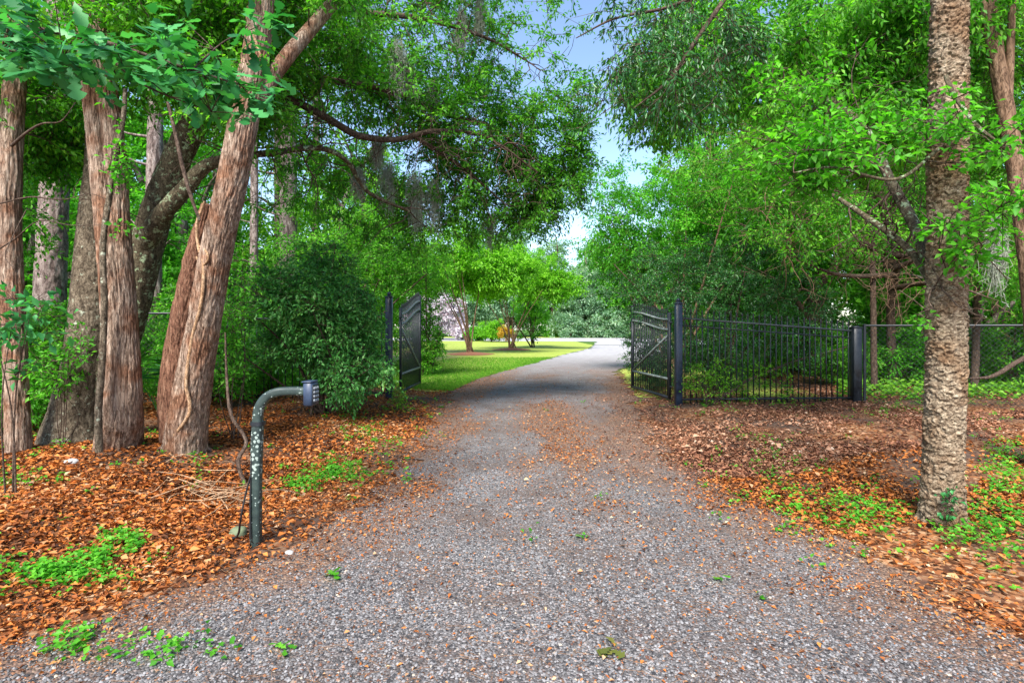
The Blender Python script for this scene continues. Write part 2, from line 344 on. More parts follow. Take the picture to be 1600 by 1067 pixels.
def lawn_mat():
    m, n, l, bs = mat('lawn_grass'); co = texco(n, l)
    g = ramp(n, [(.3, (.14, .21, .025)), (.48, (.26, .34, .04)), (.66, (.38, .40, .09)), (.8, (.36, .30, .14))]); l.new(tnoise(n, l, co, 5, 8, .75).outputs[0], g.inputs[0])
    sx = n.new('ShaderNodeSeparateXYZ'); l.new(co.outputs[0], sx.inputs[0])
    by = ramp(n, [(.0, (0, 0, 0)), (.30, (0, 0, 0)), (.42, (1, 1, 1)), (.62, (1, 1, 1)), (.75, (0, 0, 0))])
    mr = n.new('ShaderNodeMapRange'); mr.inputs[1].default_value = 15; mr.inputs[2].default_value = 45; l.new(sx.outputs[1], mr.inputs[0]); l.new(mr.outputs[0], by.inputs[0])
    bx = n.new('ShaderNodeMapRange'); bx.inputs[1].default_value = -2.0; bx.inputs[2].default_value = -4.5; l.new(sx.outputs[0], bx.inputs[0])
    mu = n.new('ShaderNodeMath'); mu.operation = 'MULTIPLY'; l.new(by.outputs[0], mu.inputs[0]); l.new(bx.outputs[0], mu.inputs[1])
    nz = ramp(n, [(.35, (.2,) * 3), (.6, (1,) * 3)]); l.new(tnoise(n, l, co, .5, 5).outputs[0], nz.inputs[0])
    mu2 = n.new('ShaderNodeMath'); mu2.operation = 'MULTIPLY'; l.new(mu.outputs[0], mu2.inputs[0]); l.new(nz.outputs[0], mu2.inputs[1])
    l.new(mixc(n, l, mu2.outputs[0], g.outputs[0], (.20, .13, .09)), bs.inputs['Base Color']); bs.inputs['Roughness'].default_value = .9
    bump(n, l, tnoise(n, l, co, 60, 3).outputs[0], bs, .6, .03); return m
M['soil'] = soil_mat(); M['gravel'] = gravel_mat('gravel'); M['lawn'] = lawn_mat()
M['mulch'] = plain('mulch', (.26, .10, .055), .95)
m, n, l, bs = mat('pebble'); at = n.new('ShaderNodeAttribute'); at.attribute_name = 'rnd'
r = ramp(n, [(0, (.02, .02, .024)), (.3, (.08, .076, .078)), (.65, (.17, .165, .17)), (.90, (.27, .262, .268)), (.94, (.26, .12, .06)), (.975, (.05, .02, .02)), (1, (.5, .42, .33))]); l.new(at.outputs['Fac'], r.inputs[0])
l.new(r.outputs[0], bs.inputs['Base Color']); bs.inputs['Roughness'].default_value = .7; M['pebble'] = m

# ------------------------------------------------------------------ ground sheets
def spaced(lo, hi, fine_lo, fine_hi, step, g=1.16):
    a = list(np.arange(fine_lo, fine_hi + 1e-6, step)); d = step
    while a[-1] < hi: d *= g; a.append(a[-1] + d)
    d = step
    while a[0] > lo: d *= g; a.insert(0, a[0] - d)
    return np.array(a)
gx = spaced(-330, 330, -9, 9, .09); gy = spaced(-60, 330, 0, 14, .09)
X, Y = np.meshgrid(gx, gy); Z = terrain(X, Y)
nx, ny = len(gx), len(gy)
mb = MB(); i = np.arange(ny - 1)[:, None] * nx; j = np.arange(nx - 1)[None]
mb.add(np.stack([X, Y, Z], -1), np.stack([i + j, i + j + 1, i + j + 1 + nx, i + j + nx], -1).reshape(-1, 4))
tag(mb.build('ground', M['soil'], None, True), 'leaf-strewn brown earth under the trees on both sides of the drive', None, None, 'structure')

def lane(x, y):
    l = edge(L_EDGE, y); r = edge(R_EDGE, y); c = (l + r) / 2 + .25 * np.sin(np.asarray(y) * .25); return np.abs(x - c), np.minimum(x - l, r - x)
def track(x, y):
    a, e = lane(x, y); return np.exp(-((a - .78) / .30) ** 2) * sst(2.5, 5, y)
def ruts(x, y): return -.010 * track(x, y) + .006 * (fbm(np.asarray(x) * 2.2, np.asarray(y) * 2.2, 0, 15) - .5) - .0
def brown(x, y):
    a, e = lane(x, y); nz = fbm(x * 1.6, y * .9, 0, 17, 4)
    v = 1.0 * sst(.95, -.05, e + (nz - .5) * 1.6) + .75 * sst(.42, .62, fbm(x * 1.2, y * .6, 0, 18, 5)) * (1 - .8 * track(x, y)) * sst(3.0, 5.5, y) + .25 * np.exp(-(a / .35) ** 2) * sst(3, 5, y)
    return np.clip(v, 0, .92) * (1 - sst(14, 24, y))
def sheet(name, ys, lx, rx, mt, label, dz, nseg=40, rag=0.0, seed=0):
    V = []; ys = np.asarray(ys, float); t = np.linspace(0, 1, nseg)
    a = lx(ys) + rag * (fbm(ys * 3, ys * 0 + 2, 0, seed, 4) - .5) * 2; b = rx(ys) + rag * (fbm(ys * 3, ys * 0 + 9, 0, seed + 5, 4) - .5) * 2
    X = a[:, None] + (b - a)[:, None] * t[None]; Y = np.repeat(ys[:, None], nseg, 1)
    mb = MB(); i = np.arange(len(ys) - 1)[:, None] * nseg; j = np.arange(nseg - 1)[None]; bw = brown(X, Y) if name == 'driveway' else X * 0; rut = ruts(X, Y) if name == 'driveway' else 0
    mb.add(np.stack([X, Y, terrain(X, Y) + dz + rut], -1), np.stack([i + j, i + j + 1, i + j + 1 + nseg, i + j + nseg], -1).reshape(-1, 4), bw[:-1, :-1].reshape(-1))
    return tag(mb.build(name, mt, None, True), label, None, None, 'structure')
ysd = np.concatenate([np.arange(-5, 16, .08), np.arange(16, 46, .4)])
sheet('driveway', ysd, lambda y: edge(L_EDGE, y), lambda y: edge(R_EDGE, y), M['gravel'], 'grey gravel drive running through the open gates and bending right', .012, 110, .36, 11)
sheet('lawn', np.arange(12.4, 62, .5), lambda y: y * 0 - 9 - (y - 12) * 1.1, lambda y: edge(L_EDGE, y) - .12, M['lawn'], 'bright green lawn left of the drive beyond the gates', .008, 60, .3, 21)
sheet('far_driveway', np.arange(46.3, 78, .8), lambda y: np.interp(y, [46, 58, 60, 64, 72, 78], [7, 9, -4, -40, -50, -50.]), lambda y: y * 0 + 40, M['gravel'], 'gravel turning area at the far end of the drive, sunlit haze painted into its pale colour', .016, 40, .3, 31)
sheet('grass_verge', np.arange(11.5, 24, .3), lambda y: edge(R_EDGE, y) + .15, lambda y: edge(R_EDGE, y) + 4 + y * 0, M['lawn'], 'narrow strip of green grass behind the right gate leaf', .008, 20, .25, 41)
sheet('far_verge', np.arange(79, 90, 1.), lambda y: y * 0 - 60, lambda y: y * 0 + 60, M['lawn'], 'strip of lawn beyond the pale turning area', .008, 20, .3, 51)

# ------------------------------------------------------------------ tree machinery
def shag(seed, amp=.017, fr=40, zf=3.4, lobes=.03):
    def f(th, L, R):
        x, y = np.cos(th) * R * fr, np.sin(th) * R * fr
        w_ = (fbm(x * .25, y * .25, L * 1.3, seed + 9, 2) - .5) * 5
        a = fbm(x + w_, y + w_ * .6, L * zf, seed, 3); a = 1 - np.abs(a - .5) * 4
        b = fbm(x * 2.2 + w_, y * 2.2, L * zf * 4, seed + 3, 2)
        return amp * (a * .8 + b * .8 - .7) + lobes * R * 3 * (fbm(np.cos(th) * 1.6, np.sin(th) * 1.6, L * .7, seed + 5, 2) - .5)
    return f
def cork(seed):
    def f(th, L, R):
        x, y = np.cos(th) * R, np.sin(th) * R
        w_ = (vn(x * 22, y * 22, L * 9, seed + 11) - .5) * 2.2; w2 = (vn(x * 30, y * 30, L * 34, seed + 13) - .5) * 1.6; a = fbm(x * 42 + w2, y * 42, L * 62 + w_ + w2, seed, 2); b = vn(x * 16, y * 16, L * 5, seed + 4)
        k = sst(.40, .60, a * .8 + b * .2)
        return (.008 + .016 * vn(x * 30, y * 30, L * 40, seed + 17)) * k + .007 * fbm(x * 90, y * 90, L * 120, seed + 7, 2) - .006
    return f
def plates(seed, amp=.008, fr=30, zf=12):
    def f(th, L, R):
        x, y = np.cos(th) * R * fr, np.sin(th) * R * fr
        return amp * (sst(.35, .6, fbm(x, y, L * zf, seed, 3)) - .5)
    return f

def grow(tw, lv, limbs, blobs, ncl, nleaf, ll, lw, seed, gap=.46, gf=.9, twl=.34, kt=4, droop=.25, flat=.6, sides=4, twig=True, tr=.012, sharp=2.2, tint=None, spread=1.0):
    """branch out from limb points into the crown volumes; leafy sprays sit at the branch ends.
    blobs: (centre, radii, weight)"""
    r = np.random.default_rng(seed)
    W = np.array([b[2] for b in blobs], float); W /= W.sum()
    pts = []
    while len(pts) < ncl:
        k = r.choice(len(blobs), p=W); c, rad, _ = blobs[k]
        p = np.asarray(c) + blobs_rand(1, r, sharp)[0] * np.asarray(rad)
        if vn(p[0] * gf, p[1] * gf, p[2] * gf, seed) < gap - .12 and r.random() < .85: continue
        pts.append(p)
    pts = np.array(pts)
    nodes = np.array([p for L in limbs for p in L[0]]); nr = np.array([x for L in limbs for x in L[1]])
    d0 = np.array([np.min(np.linalg.norm(nodes - p, axis=1)) for p in pts]); order = np.argsort(d0)
    cap = len(nodes) + 3 * len(pts); N = np.zeros((cap, 3)); N[:len(nodes)] = nodes; NR = np.zeros(cap); NR[:len(nodes)] = nr; m_ = len(nodes)
    dirs = np.zeros_like(pts)
    for q in order:
        p = pts[q]; dd = np.linalg.norm(N[:m_] - p, axis=1) + (N[:m_, 2] > p[2] + .3) * .35; k = int(np.argmin(dd)); a = N[k]; dist = float(np.linalg.norm(p - a))
        mid = (a + p) / 2 + r.normal(size=3) * dist * .12 + np.array([0, 0, dist * .10])
        r0 = min(max(NR[k] * .75, .004), tr * (.5 + dist)); rm, r1 = r0 * .75, max(r0 * .45, .003)
        if twig and dist > .03:
            t = np.linspace(0, 1, 5)[:, None]; cv = (1 - t) ** 2 * a + 2 * t * (1 - t) * mid + t * t * p
            tube(tw, cv, np.linspace(r0, r1, 5), sides, cap=False)
        N[m_] = mid; NR[m_] = rm; N[m_ + 1] = p; NR[m_ + 1] = r1; m_ += 2
        dirs[q] = unit(p - a)
    per = max(1, nleaf // (ncl * kt)); Cn = len(pts)
    td = unit(dirs[:, None] * .7 + unit(r.normal(size=(Cn, kt, 3))) * np.array([1, 1, .55]) * spread)
    tl = twl * (.55 + .9 * r.random((Cn, kt, 1)))
    end = pts[:, None] + td * tl - np.array([0, 0, 1]) * tl * droop * .6
    if twig: prisms(tw, np.repeat(pts[:, None], kt, 1), end, .0035, .0015)
    t = (np.arange(per) + r.random((Cn, kt, per))) / per
    pos = pts[:, None, None] + (end - pts[:, None])[:, :, None] * t[..., None]
    ax = td[:, :, None] * .7 + unit(r.normal(size=(Cn, kt, per, 3))) * .8 - np.array([0, 0, 1]) * droop * 1.6
    nm = r.normal(size=(Cn, kt, per, 3)) * (1 - flat) + np.array([0, 0, 1]) * flat
    pos = pos + r.normal(size=pos.shape) * ll * .45
    cr = r.random((Cn, 1, 1)) if tint is None else tint(pts)[:, None, None] * .6 + r.random((Cn, 1, 1)) * .4
    rr = np.clip(.45 * cr + .55 * r.random((Cn, kt, per)), 0, 1)
    n_ = Cn * kt * per; s_ = .65 + .6 * r.random(n_)
    leaves(lv, pos.reshape(-1, 3), ax.reshape(-1, 3), nm.reshape(-1, 3), ll * s_, lw * s_, rr.reshape(-1))
def limb(mb, pts, rad, sides=14, step=.06, disp=None):
    """draws a limb and returns node list for grow()"""
    tube(mb, pts, rad, sides, step, disp)
    q, r = smooth_path(pts, rad, .18); return (q, r)
def bare_twigs(parent, limbs_, n_, ln, seed, bark):
    rr = np.random.default_rng(seed); q = MB(); N = np.concatenate([L[0] for L in limbs_])
    for k in range(n_):
        p = N[rr.integers(len(N))].copy(); d = unit(rr.normal(size=3) * [1, .5, .8] - [0, .5, 0]); pts = [p.copy()]
        for j in range(7):
            d = unit(d + rr.normal(size=3) * .45 - [0, 0, .10]); p = p + d * ln * (.4 + rr.random() * .8) / 7; pts.append(p.copy())
            if rr.random() < .5:
                e = unit(d + rr.normal(size=3) * .9) * ln * .3 * rr.random(); prisms(q, [p, p + e * .5], [p + e * .5, p + e + rr.normal(size=3) * .04], .005, .003)
        r0 = .004 + .009 * rr.random(); tube(q, pts, np.linspace(r0, .002, 8), 5, cap=False)
    tag(q.build('bare_twigs', M[bark], parent), None, None, None, 'stuff')
def PP(*a): return [P(*t) for t in a]
def B(px, py, Y, rx, ry, rd, w=1.): return (P(px, py, Y), (rx / F * Y, rd, ry / F * Y), w)

# ------------------------------------------------------------------ near trees on the left
def roots(mb, base, r, n, seed, dsp):
    rr = np.random.default_rng(seed)
    for k in range(n):
        a = 2 * PI * (k + rr.random() * .6) / n; d = np.array([math.cos(a), math.sin(a)])
        p0 = base + np.array([0, 0, .34]); e = base[:2] + d * r * (1.7 + rr.random()); zz = gz(*e)
        m1 = base + np.array([d[0] * r * .9, d[1] * r * .9, .10])
        tube(mb, [p0, m1, np.array([e[0], e[1], zz - .05])], [r * .55, r * .42, r * .12], 20, .02, dsp)

# 1 reddish shaggy twin-stemmed tree
t = thing('shaggy_tree', 'reddish shaggy twin trunk rising behind a thin pale stem, left of the leaning tree', 'tree')
tr = MB(); d1 = shag(1); b1 = G(192, 5.95)
l1 = limb(tr, [b1 + [0, 0, -.1], P(196, 640, 5.75), P(193, 520, 5.75), P(184, 380, 5.8), P(172, 200, 5.85), P(152, 60, 5.9), P(140, -60, 6.0), P(135, -200, 6.2)], [.185, .150, .132, .122, .115, .11, .10, .09], 150, .011, d1)
l1b = limb(tr, [b1 + [-.10, -.06, -.1], P(176, 640, 5.68), P(178, 540, 5.66), P(168, 400, 5.7), P(152, 240, 5.75), P(132, 60, 5.8), P(118, -80, 5.9)], [.16, .125, .10, .09, .08, .07, .06], 100, .012, shag(5, .012))
roots(tr, b1, .13, 5, 3, shag(8, .01)); tr.build('trunk', M['red_bark'], t, True)
tw, lv = MB(), MB()
grow(tw, lv, [l1, l1b], [B(150, 40, 6.0, 230, 110, 1.3), B(40, 180, 6.8, 90, 90, .8, .4)], 420, 26000, .075, .036, 101, .5)
tw.build('branches', M['twig_bark'], t); lv.build('crown', M['mid_leaf'], t)

# 2 leaning tree with the vine
t = thing('leaning_tree', 'leaning trunk of peeling brown bark with a pale vine winding up it', 'tree')
tr = MB(); b2 = G(288, 5.95); st2 = MB()
l2 = limb(tr, [b2 + [0, 0, -.1], P(296, 640, 5.85), P(316, 520, 5.7), P(337, 400, 5.6), P(364, 280, 5.5), P(386, 160, 5.45), P(406, 40, 5.5), P(412, -90, 5.6), P(420, -220, 5.8)], [.215, .185, .155, .145, .135, .125, .115, .10, .09], 150, .011, shag(21, .019))
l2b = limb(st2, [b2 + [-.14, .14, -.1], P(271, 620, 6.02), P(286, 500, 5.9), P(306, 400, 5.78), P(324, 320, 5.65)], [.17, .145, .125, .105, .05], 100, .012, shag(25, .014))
tag(st2.build('side_stem', M['shaded_red_bark'], t, True), 'reddish stem fused to the left side of the trunk, shade painted into its bark', None)
l2c = limb(tr, [P(398, 170, 5.5), P(440, 100, 5.6), P(480, 52, 5.8), P(520, 5, 6.0), P(570, -60, 6.3)], [.06, .075, .07, .065, .05], 40, .02, shag(27, .006))
roots(tr, b2, .12, 5, 7, shag(28, .01)); tr.build('trunk', M['red_bark'], t, True)
tw, lv = MB(), MB()
grow(tw, lv, [l2, l2c], [B(430, 20, 6.2, 170, 90, 1.2), B(390, 150, 5.9, 80, 60, .6, .4)], 330, 21000, .07, .032, 102, .5)
tw.build('branches', M['twig_bark'], t); lv.build('crown', M['mid_leaf'], t)
vi = MB()
def on_trunk(px, py, off=.026):
    q, rr_ = l2; k = int(np.argmin(np.abs((CAM_H - q[:, 2]) - (py - 512) / F * q[:, 1]))); y0 = q[k][1]; dx = (px - 800) / F * y0 - q[k][0]; r0 = rr_[k] + off
    return P(px, py, y0 - math.sqrt(max(r0 * r0 - dx * dx, .0004)))
tube(vi, [P(278, 722, 5.62), on_trunk(262, 700), on_trunk(270, 684), on_trunk(294, 650), on_trunk(297, 632), on_trunk(291, 600), on_trunk(300, 530), on_trunk(315, 470), on_trunk(318, 410), on_trunk(310, 385), on_trunk(308, 350), on_trunk(320, 315)], [.016, .016, .017, .018, .018, .018, .017, .017, .018, .017, .016, .012], 10, .02)
tube(vi, [on_trunk(388, 10), on_trunk(386, 30), on_trunk(396, 55), on_trunk(408, 90)], [.013, .014, .014, .01], 8, .02)
tube(vi, [on_trunk(310, 385, .035), on_trunk(322, 392, .035), on_trunk(325, 405, .035), on_trunk(315, 416, .035), on_trunk(307, 402, .035)], [.012, .012, .012, .011, .01], 8, .015)
tag(vi.build('climbing_vine', M['vine_bark'], None, True), 'pale woody vine winding up the leaning peeling trunk', 'vine')
vi = MB()
tube(vi, [P(155, 706, 5.42), P(154, 640, 5.42), P(160, 560, 5.44), P(163, 470, 5.44), P(161, 380, 5.46), P(172, 300, 5.5), P(180, 250, 5.5), P(192, 190, 5.5), P(196, 140, 5.55)], [.035, .032, .03, .029, .028, .026, .024, .022, .018], 16, .02, shag(33, .004, 60, 20))
tag(vi.build('thin_stem', M['oak_bark'], None, True), 'thin ribbed pale stem standing against the front of the shaggy twin trunk', 'sapling')
vi = MB()
tube(vi, [P(312, 345, 5.3), P(296, 300, 5.3), P(284, 255, 5.3), P(272, 200, 5.3), P(262, 160, 5.35)], [.014, .018, .02, .018, .014], 8, .03)
tag(vi.build('hanging_vine', M['twig_bark'], None, True), 'dark vine stem slanting between the shaggy trunk and the leaning trunk', 'vine')
vi = MB()
tube(vi, [G(385, 5.4) + [0, 0, .0], P(372, 720, 5.5), P(385, 690, 5.6), P(362, 650, 5.6), P(355, 600, 5.7), P(352, 520, 5.7)], [.02, .02, .019, .018, .014, .008], 8, .03)
tag(vi.build('looping_vine', M['twig_bark'], None, True), 'bare looping vine on the leaf-covered bank behind the keypad post', 'vine')

# 3 live oak: dark lichen-spotted trunk, limbs reaching over the drive
t = thing('live_oak', 'big dark live oak with lichen spots, its mossy limbs reaching over the drive', 'oak tree')
tr = MB(); b3 = G(118, 6.5)
o1 = limb(tr, [b3 + [0, 0, -.1], P(122, 640, 6.5), P(135, 560, 6.5), P(142, 460, 6.6), P(150, 340, 6.7), P(158, 240, 6.8), P(150, 120, 6.9), P(120, -20, 7.1)], [.40, .28, .225, .20, .18, .16, .14, .1], 90, .016, plates(41, .012))
tr.build('trunk', M['oak_bark'], t, True)
tr = MB()
o2 = limb(tr, [P(160, 620, 6.6), P(205, 480, 6.55), P(225, 400, 6.5), P(252, 310, 6.5), P(285, 230, 6.5), P(325, 150, 6.6), P(352, 60, 6.8), P(372, -40, 7.0)], [.20, .19, .18, .165, .15, .135, .12, .09], 64, .018, plates(43, .010))
o3 = limb(tr, [P(222, 392, 6.45), P(250, 340, 6.3), P(290, 295, 6.2), P(325, 258, 6.2), P(385, 245, 6.3), P(430, 238, 6.5), P(500, 232, 6.9), P(540, 250, 7.2), P(575, 300, 7.6), P(640, 330, 8.0)], [.12, .10, .085, .07, .04, .035, .032, .03, .025, .018], 40, .02, plates(47, .006))
tr.build('leaning_limb', M['mossy_bark'], t, True)
tr = MB()
o4 = limb(tr, [P(352, 80, 6.8), P(420, 140, 7.0), P(480, 168, 7.1), P(520, 190, 7.2), P(560, 212, 7.4), P(620, 218, 7.7), P(680, 205, 8.0), P(760, 215, 8.5), P(840, 270, 9)], [.06, .055, .05, .047, .045, .04, .034, .025, .012], 20, .03, plates(48, .004))
o5 = limb(tr, [P(380, 40, 7.0), P(500, 120, 7.6), P(600, 140, 8.0), P(700, 180, 8.6), P(770, 200, 9), P(830, 250, 9.4)], [.05, .05, .045, .04, .03, .012], 20, .03, plates(49, .004))
o6 = limb(tr, [P(560, 20, 7.4), P(660, 30, 7.8), P(760, 60, 8.4), P(830, 100, 9)], [.04, .035, .025, .012], 12, .04)
o7 = limb(tr, [P(650, 215, 8.0), P(720, 260, 8.5), P(790, 320, 9)], [.03, .025, .01], 10, .04)
tr.build('limbs', M['twig_bark'], t, True); bare_twigs(t, [o3, o4, o5, o6, o7], 150, 1.3, 62, 'twig_bark')
tw, lv = MB(), MB()
grow(tw, lv, [o2, o3, o4, o5, o6, o7], [B(560, 110, 8.0, 190, 120, 1.4, 1.1), B(720, 140, 9.0, 160, 150, 1.4, 1.3), B(810, 260, 9.6, 95, 90, .9, .6), B(690, 270, 9.0, 160, 80, 1, .6), B(520, 300, 8.6, 130, 60, .9, .35), B(300, 60, 7.4, 180, 110, 1, .5), B(700, -20, 8.4, 190, 60, 1.2, .5), B(885, 110, 8.6, 55, 70, .4, .16), B(900, 240, 9.0, 26, 80, .3, .14), B(860, 20, 8.6, 60, 40, .4, .12), B(640, 340, 8.8, 110, 60, .7, .2), B(835, 325, 9.6, 50, 45, .6, .28), B(865, 200, 9.6, 42, 80, .6, .3), B(740, 340, 9.4, 90, 40, .8, .16)],
     1650, 88000, .074, .030, 103, .66, 1.7, twl=.26, tr=.014)
tw.build('twigs', M['twig_bark'], t); lv.build('crown', M['oak_leaf'], t)

# 4 leftmost reddish trunk and its neighbours
def simple_tree(name, label, cat, pts, rad, bark, dsp, sides=50, step=.03, group=None):
    t = thing(name, label, cat, (0, 0, 0), group); tr = MB(); L = limb(tr, pts, rad, sides, step, dsp); tr.build('trunk', bark, t, True); return t, L
t, L = simple_tree('brown_tree', 'reddish brown trunk cut by the left edge of the view', 'tree', [G(30, 5.9) + [0, 0, -.1], P(26, 620, 5.9), P(22, 500, 5.95), P(13, 380, 6.0), P(15, 250, 6.0), P(24, 120, 6.1), P(30, -60, 6.2)], [.115, .10, .10, .115, .11, .095, .085], M['red_bark'], shag(61), 80, .016)
tw, lv = MB(), MB(); grow(tw, lv, [L], [B(30, 150, 6.6, 120, 130, .9), B(-20, 330, 6.6, 100, 80, .6, .4)], 150, 9000, .07, .034, 104, .5)
tw.build('branches', M['twig_bark'], t); lv.build('crown', M['mid_leaf'], t)
tb = MB()
for pts, r0 in (([P(-10, 395, 5.7), P(25, 372, 5.6), P(62, 345, 5.5), P(110, 352, 5.5), P(155, 352, 5.5)], .008), ([P(18, 228, 5.7), P(45, 205, 5.5), P(68, 193, 5.4), P(95, 190, 5.4), P(118, 160, 5.4)], .016), ([P(0, 318, 5.7), P(50, 308, 5.5), P(100, 312, 5.5), P(140, 303, 5.5), P(168, 312, 5.5)], .009), ([P(40, 330, 5.6), P(20, 370, 5.4), P(8, 400, 5.3), P(22, 420, 5.2)], .006)):
    tb2 = MB(); tube(tb2, pts, np.linspace(r0, .003, len(pts)), 6, .04); tb2.build('bare_branch', M['twig_bark'], t, True)
t, L = simple_tree('grey_pine', 'grey furrowed pine trunk between the leftmost trunk and the dark oak', 'pine tree', [G(78, 9.0) + [0, 0, -.1], P(78, 480, 9), P(82, 360, 9), P(88, 240, 9), P(92, 120, 9), P(95, -80, 9.1)], [.26, .22, .205, .19, .18, .16], M['pine_bark'], plates(63, .012), 60, .03)
for px, Yd, r_, lean, lab in ((28, 13, .12, 4, 'slim pine trunk far behind the leftmost trunk'), (237, 12, .17, 8, 'dark pine trunk seen in the gap between the two shaggy trunks'), (286, 15, .15, -6, 'pine trunk seen just left of the leaning peeling trunk'), (396, 14, .10, 3, 'slender straight pine trunk right of the leaning trunk with bare side twigs'),
                         (436, 17, .12, -3, 'thinner of the two close pine trunks above the big azalea'), (450, 15.5, .24, 2, 'thicker forked pine trunk above the big azalea'), (492, 22, .14, 3, 'distant slim pine trunk rising above the right end of the azalea'), (372, 24, .15, -3, 'distant pale pine trunk between the leaning trunk and the slender pine'), (340, 19, .13, -3, 'distant pine trunk half hidden by the leaning trunk')):
    t, L = simple_tree('pine_tree', lab, 'pine tree', [G(px, Yd) + [0, 0, -.1], P(px + lean * .3, 420, Yd), P(px + lean * .6, 250, Yd), P(px + lean, 60, Yd), P(px + lean * 1.4, -150, Yd)], [r_ * 1.25, r_, r_ * .92, r_ * .8, r_ * .6], M['pine_bark'], plates(int(px), .012, 24, 6), 24, .08, 'pine trunks behind the left trunks')
    rr = np.random.default_rng(int(px)); tops = []
    for k in range(7):
        q = P(px + lean * .5, 440 - 75 * k - 30 * rr.random(), Yd); sgn = 1 if rr.random() > .5 else -1
        e = q + np.array([sgn * (.6 + rr.random()), rr.normal() * .5, .1 + rr.random() * .6]); m_ = (q + e) / 2 + [0, 0, -.08]
        tb = MB(); tube(tb, [q, m_, e], [r_ * .22, r_ * .13, .008], 6, .15); tb.build('dead_branch', M['pine_bark'], t, True); tops.append((np.array([e, m_]), np.array([.02, .02])))
    if Yd > 13:
        tw, lv = MB(), MB(); top = P(px + lean, 60, Yd)
        grow(tw, lv, [L], [(top + [0, 0, .8], (2.3, 2.0, 2.6), 1)], 70, 5000, .26, .016, int(px) + 1, .5, twl=.6, kt=5, flat=.2, droop=.1)
        tw.build('branches', M['pine_bark'], t); lv.build('crown', M['pine_leaf'], t)

# ------------------------------------------------------------------ corky tree and neighbours on the right
t = thing('corky_tree', 'upright tree with thick pale corky knobbly bark beside the drive', 'tree')
tr = MB(); b5 = G(1472, 4.15)
c1 = limb(tr, [b5 + [0, 0, -.08], b5 + [0, 0, .12], P(1474, 700, 4.15), P(1478, 560, 4.15), P(1479, 420, 4.15), P(1480, 250, 4.15), P(1482, 100, 4.17), P(1485, -60, 4.2), P(1488, -220, 4.25)], [.150, .132, .121, .12, .118, .118, .115, .105, .09], 190, .006, cork(71))
roots(tr, b5, .085, 5, 11, cork(73)); tr.build('trunk', M['cork_bark'], t, True)
tr = MB()
c2 = limb(tr, [P(1462, 452, 4.2), P(1447, 400, 4.4), P(1425, 345, 4.7), P(1395, 290, 5.0), P(1350, 200, 5.6), P(1300, 160, 6.2), P(1235, 112, 6.8), P(1150, 110, 7.4), P(1120, 118, 7.8)], [.045, .045, .044, .042, .04, .045, .04, .03, .006], 24, .03, plates(75, .004))
c3 = limb(tr, [P(1460, 450, 4.3), P(1420, 390, 4.6), P(1340, 330, 5.2), P(1280, 290, 5.8), P(1240, 250, 6.4)], [.03, .03, .024, .015, .004], 14, .03)
c4 = limb(tr, [P(1478, 120, 4.0), P(1486, 140, 3.95), P(1502, 165, 3.9), P(1530, 200, 3.8), P(1570, 230, 3.7)], [.016, .016, .015, .012, .006], 10, .03)
c5 = limb(tr, [P(1470, 230, 4.05), P(1400, 280, 3.9), P(1300, 262, 3.8), P(1240, 270, 3.7)], [.014, .012, .009, .004], 8, .03)
c6 = limb(tr, [P(1490, 330, 4.05), P(1540, 300, 3.9), P(1600, 310, 3.8)], [.012, .01, .005], 8, .03)
tr.build('limbs', M['mossy_bark'], t, True); bare_twigs(t, [c2, c3], 36, 1.0, 63, 'twig_bark')
tw, lv = MB(), MB()
grow(tw, lv, [c4, c5, c6], [B(1290, 245, 3.9, 120, 45, .5, 1.2), B(1540, 330, 3.8, 85, 35, .4, .8), B(1430, 190, 3.9, 120, 30, .4, .5), B(1530, 240, 3.8, 70, 50, .4, .6), B(1250, 130, 4.6, 80, 60, .5, .4), B(1500, 395, 3.9, 40, 20, .2, .15)], 150, 3800, .062, .034, 105, .45, 1.6, twl=.17, kt=4, droop=.12, flat=.75)
tw.build('twigs', M['twig_bark'], t); lv.build('near_leaves', M['fresh_leaf'], t)
tw, lv = MB(), MB()
grow(tw, lv, [c2, c3], [B(1180, 90, 7.2, 200, 100, 1.2, 1.2), B(1330, 190, 6.4, 160, 90, 1.0, .9), B(1400, 40, 6.0, 160, 80, 1, .9), B(1040, 140, 6.6, 85, 80, .7, .38), B(1090, 20, 7.0, 100, 60, .8, .4)], 1050, 52000, .075, .030, 106, .48, 1.1, twl=.26, droop=.5)
tw.build('branches', M['twig_bark'], t); lv.build('crown', M['mid_leaf'], t)
t = thing('overhanging_branch', 'dark pointed-leaf branches hanging into the sky gap above the drive', 'tree branch')
tr = MB(); h1 = limb(tr, [P(1250, -160, 5.8), P(1160, -40, 5.6), P(1090, 60, 5.4), P(1040, 130, 5.3), P(990, 170, 5.3)], [.04, .03, .022, .014, .005], 10, .04); h2 = limb(tr, [P(1160, -40, 5.6), P(1050, 10, 5.5), P(960, 30, 5.5), P(900, 60, 5.4)], [.025, .018, .012, .005], 8, .04)
tr.build('bough', M['twig_bark'], t, True); tw, lv = MB(), MB()
grow(tw, lv, [h1, h2], [B(1030, 130, 5.4, 105, 75, .5), B(925, 150, 5.4, 28, 65, .3, .12), B(1010, 10, 5.5, 100, 30, .4, .22), B(1110, 60, 5.6, 90, 60, .5, .5)], 150, 4600, .066, .023, 107, .5, 1.6, twl=.22, droop=.7, flat=.3)
tw.build('twigs', M['twig_bark'], t); lv.build('foliage', M['dark_leaf'], t)

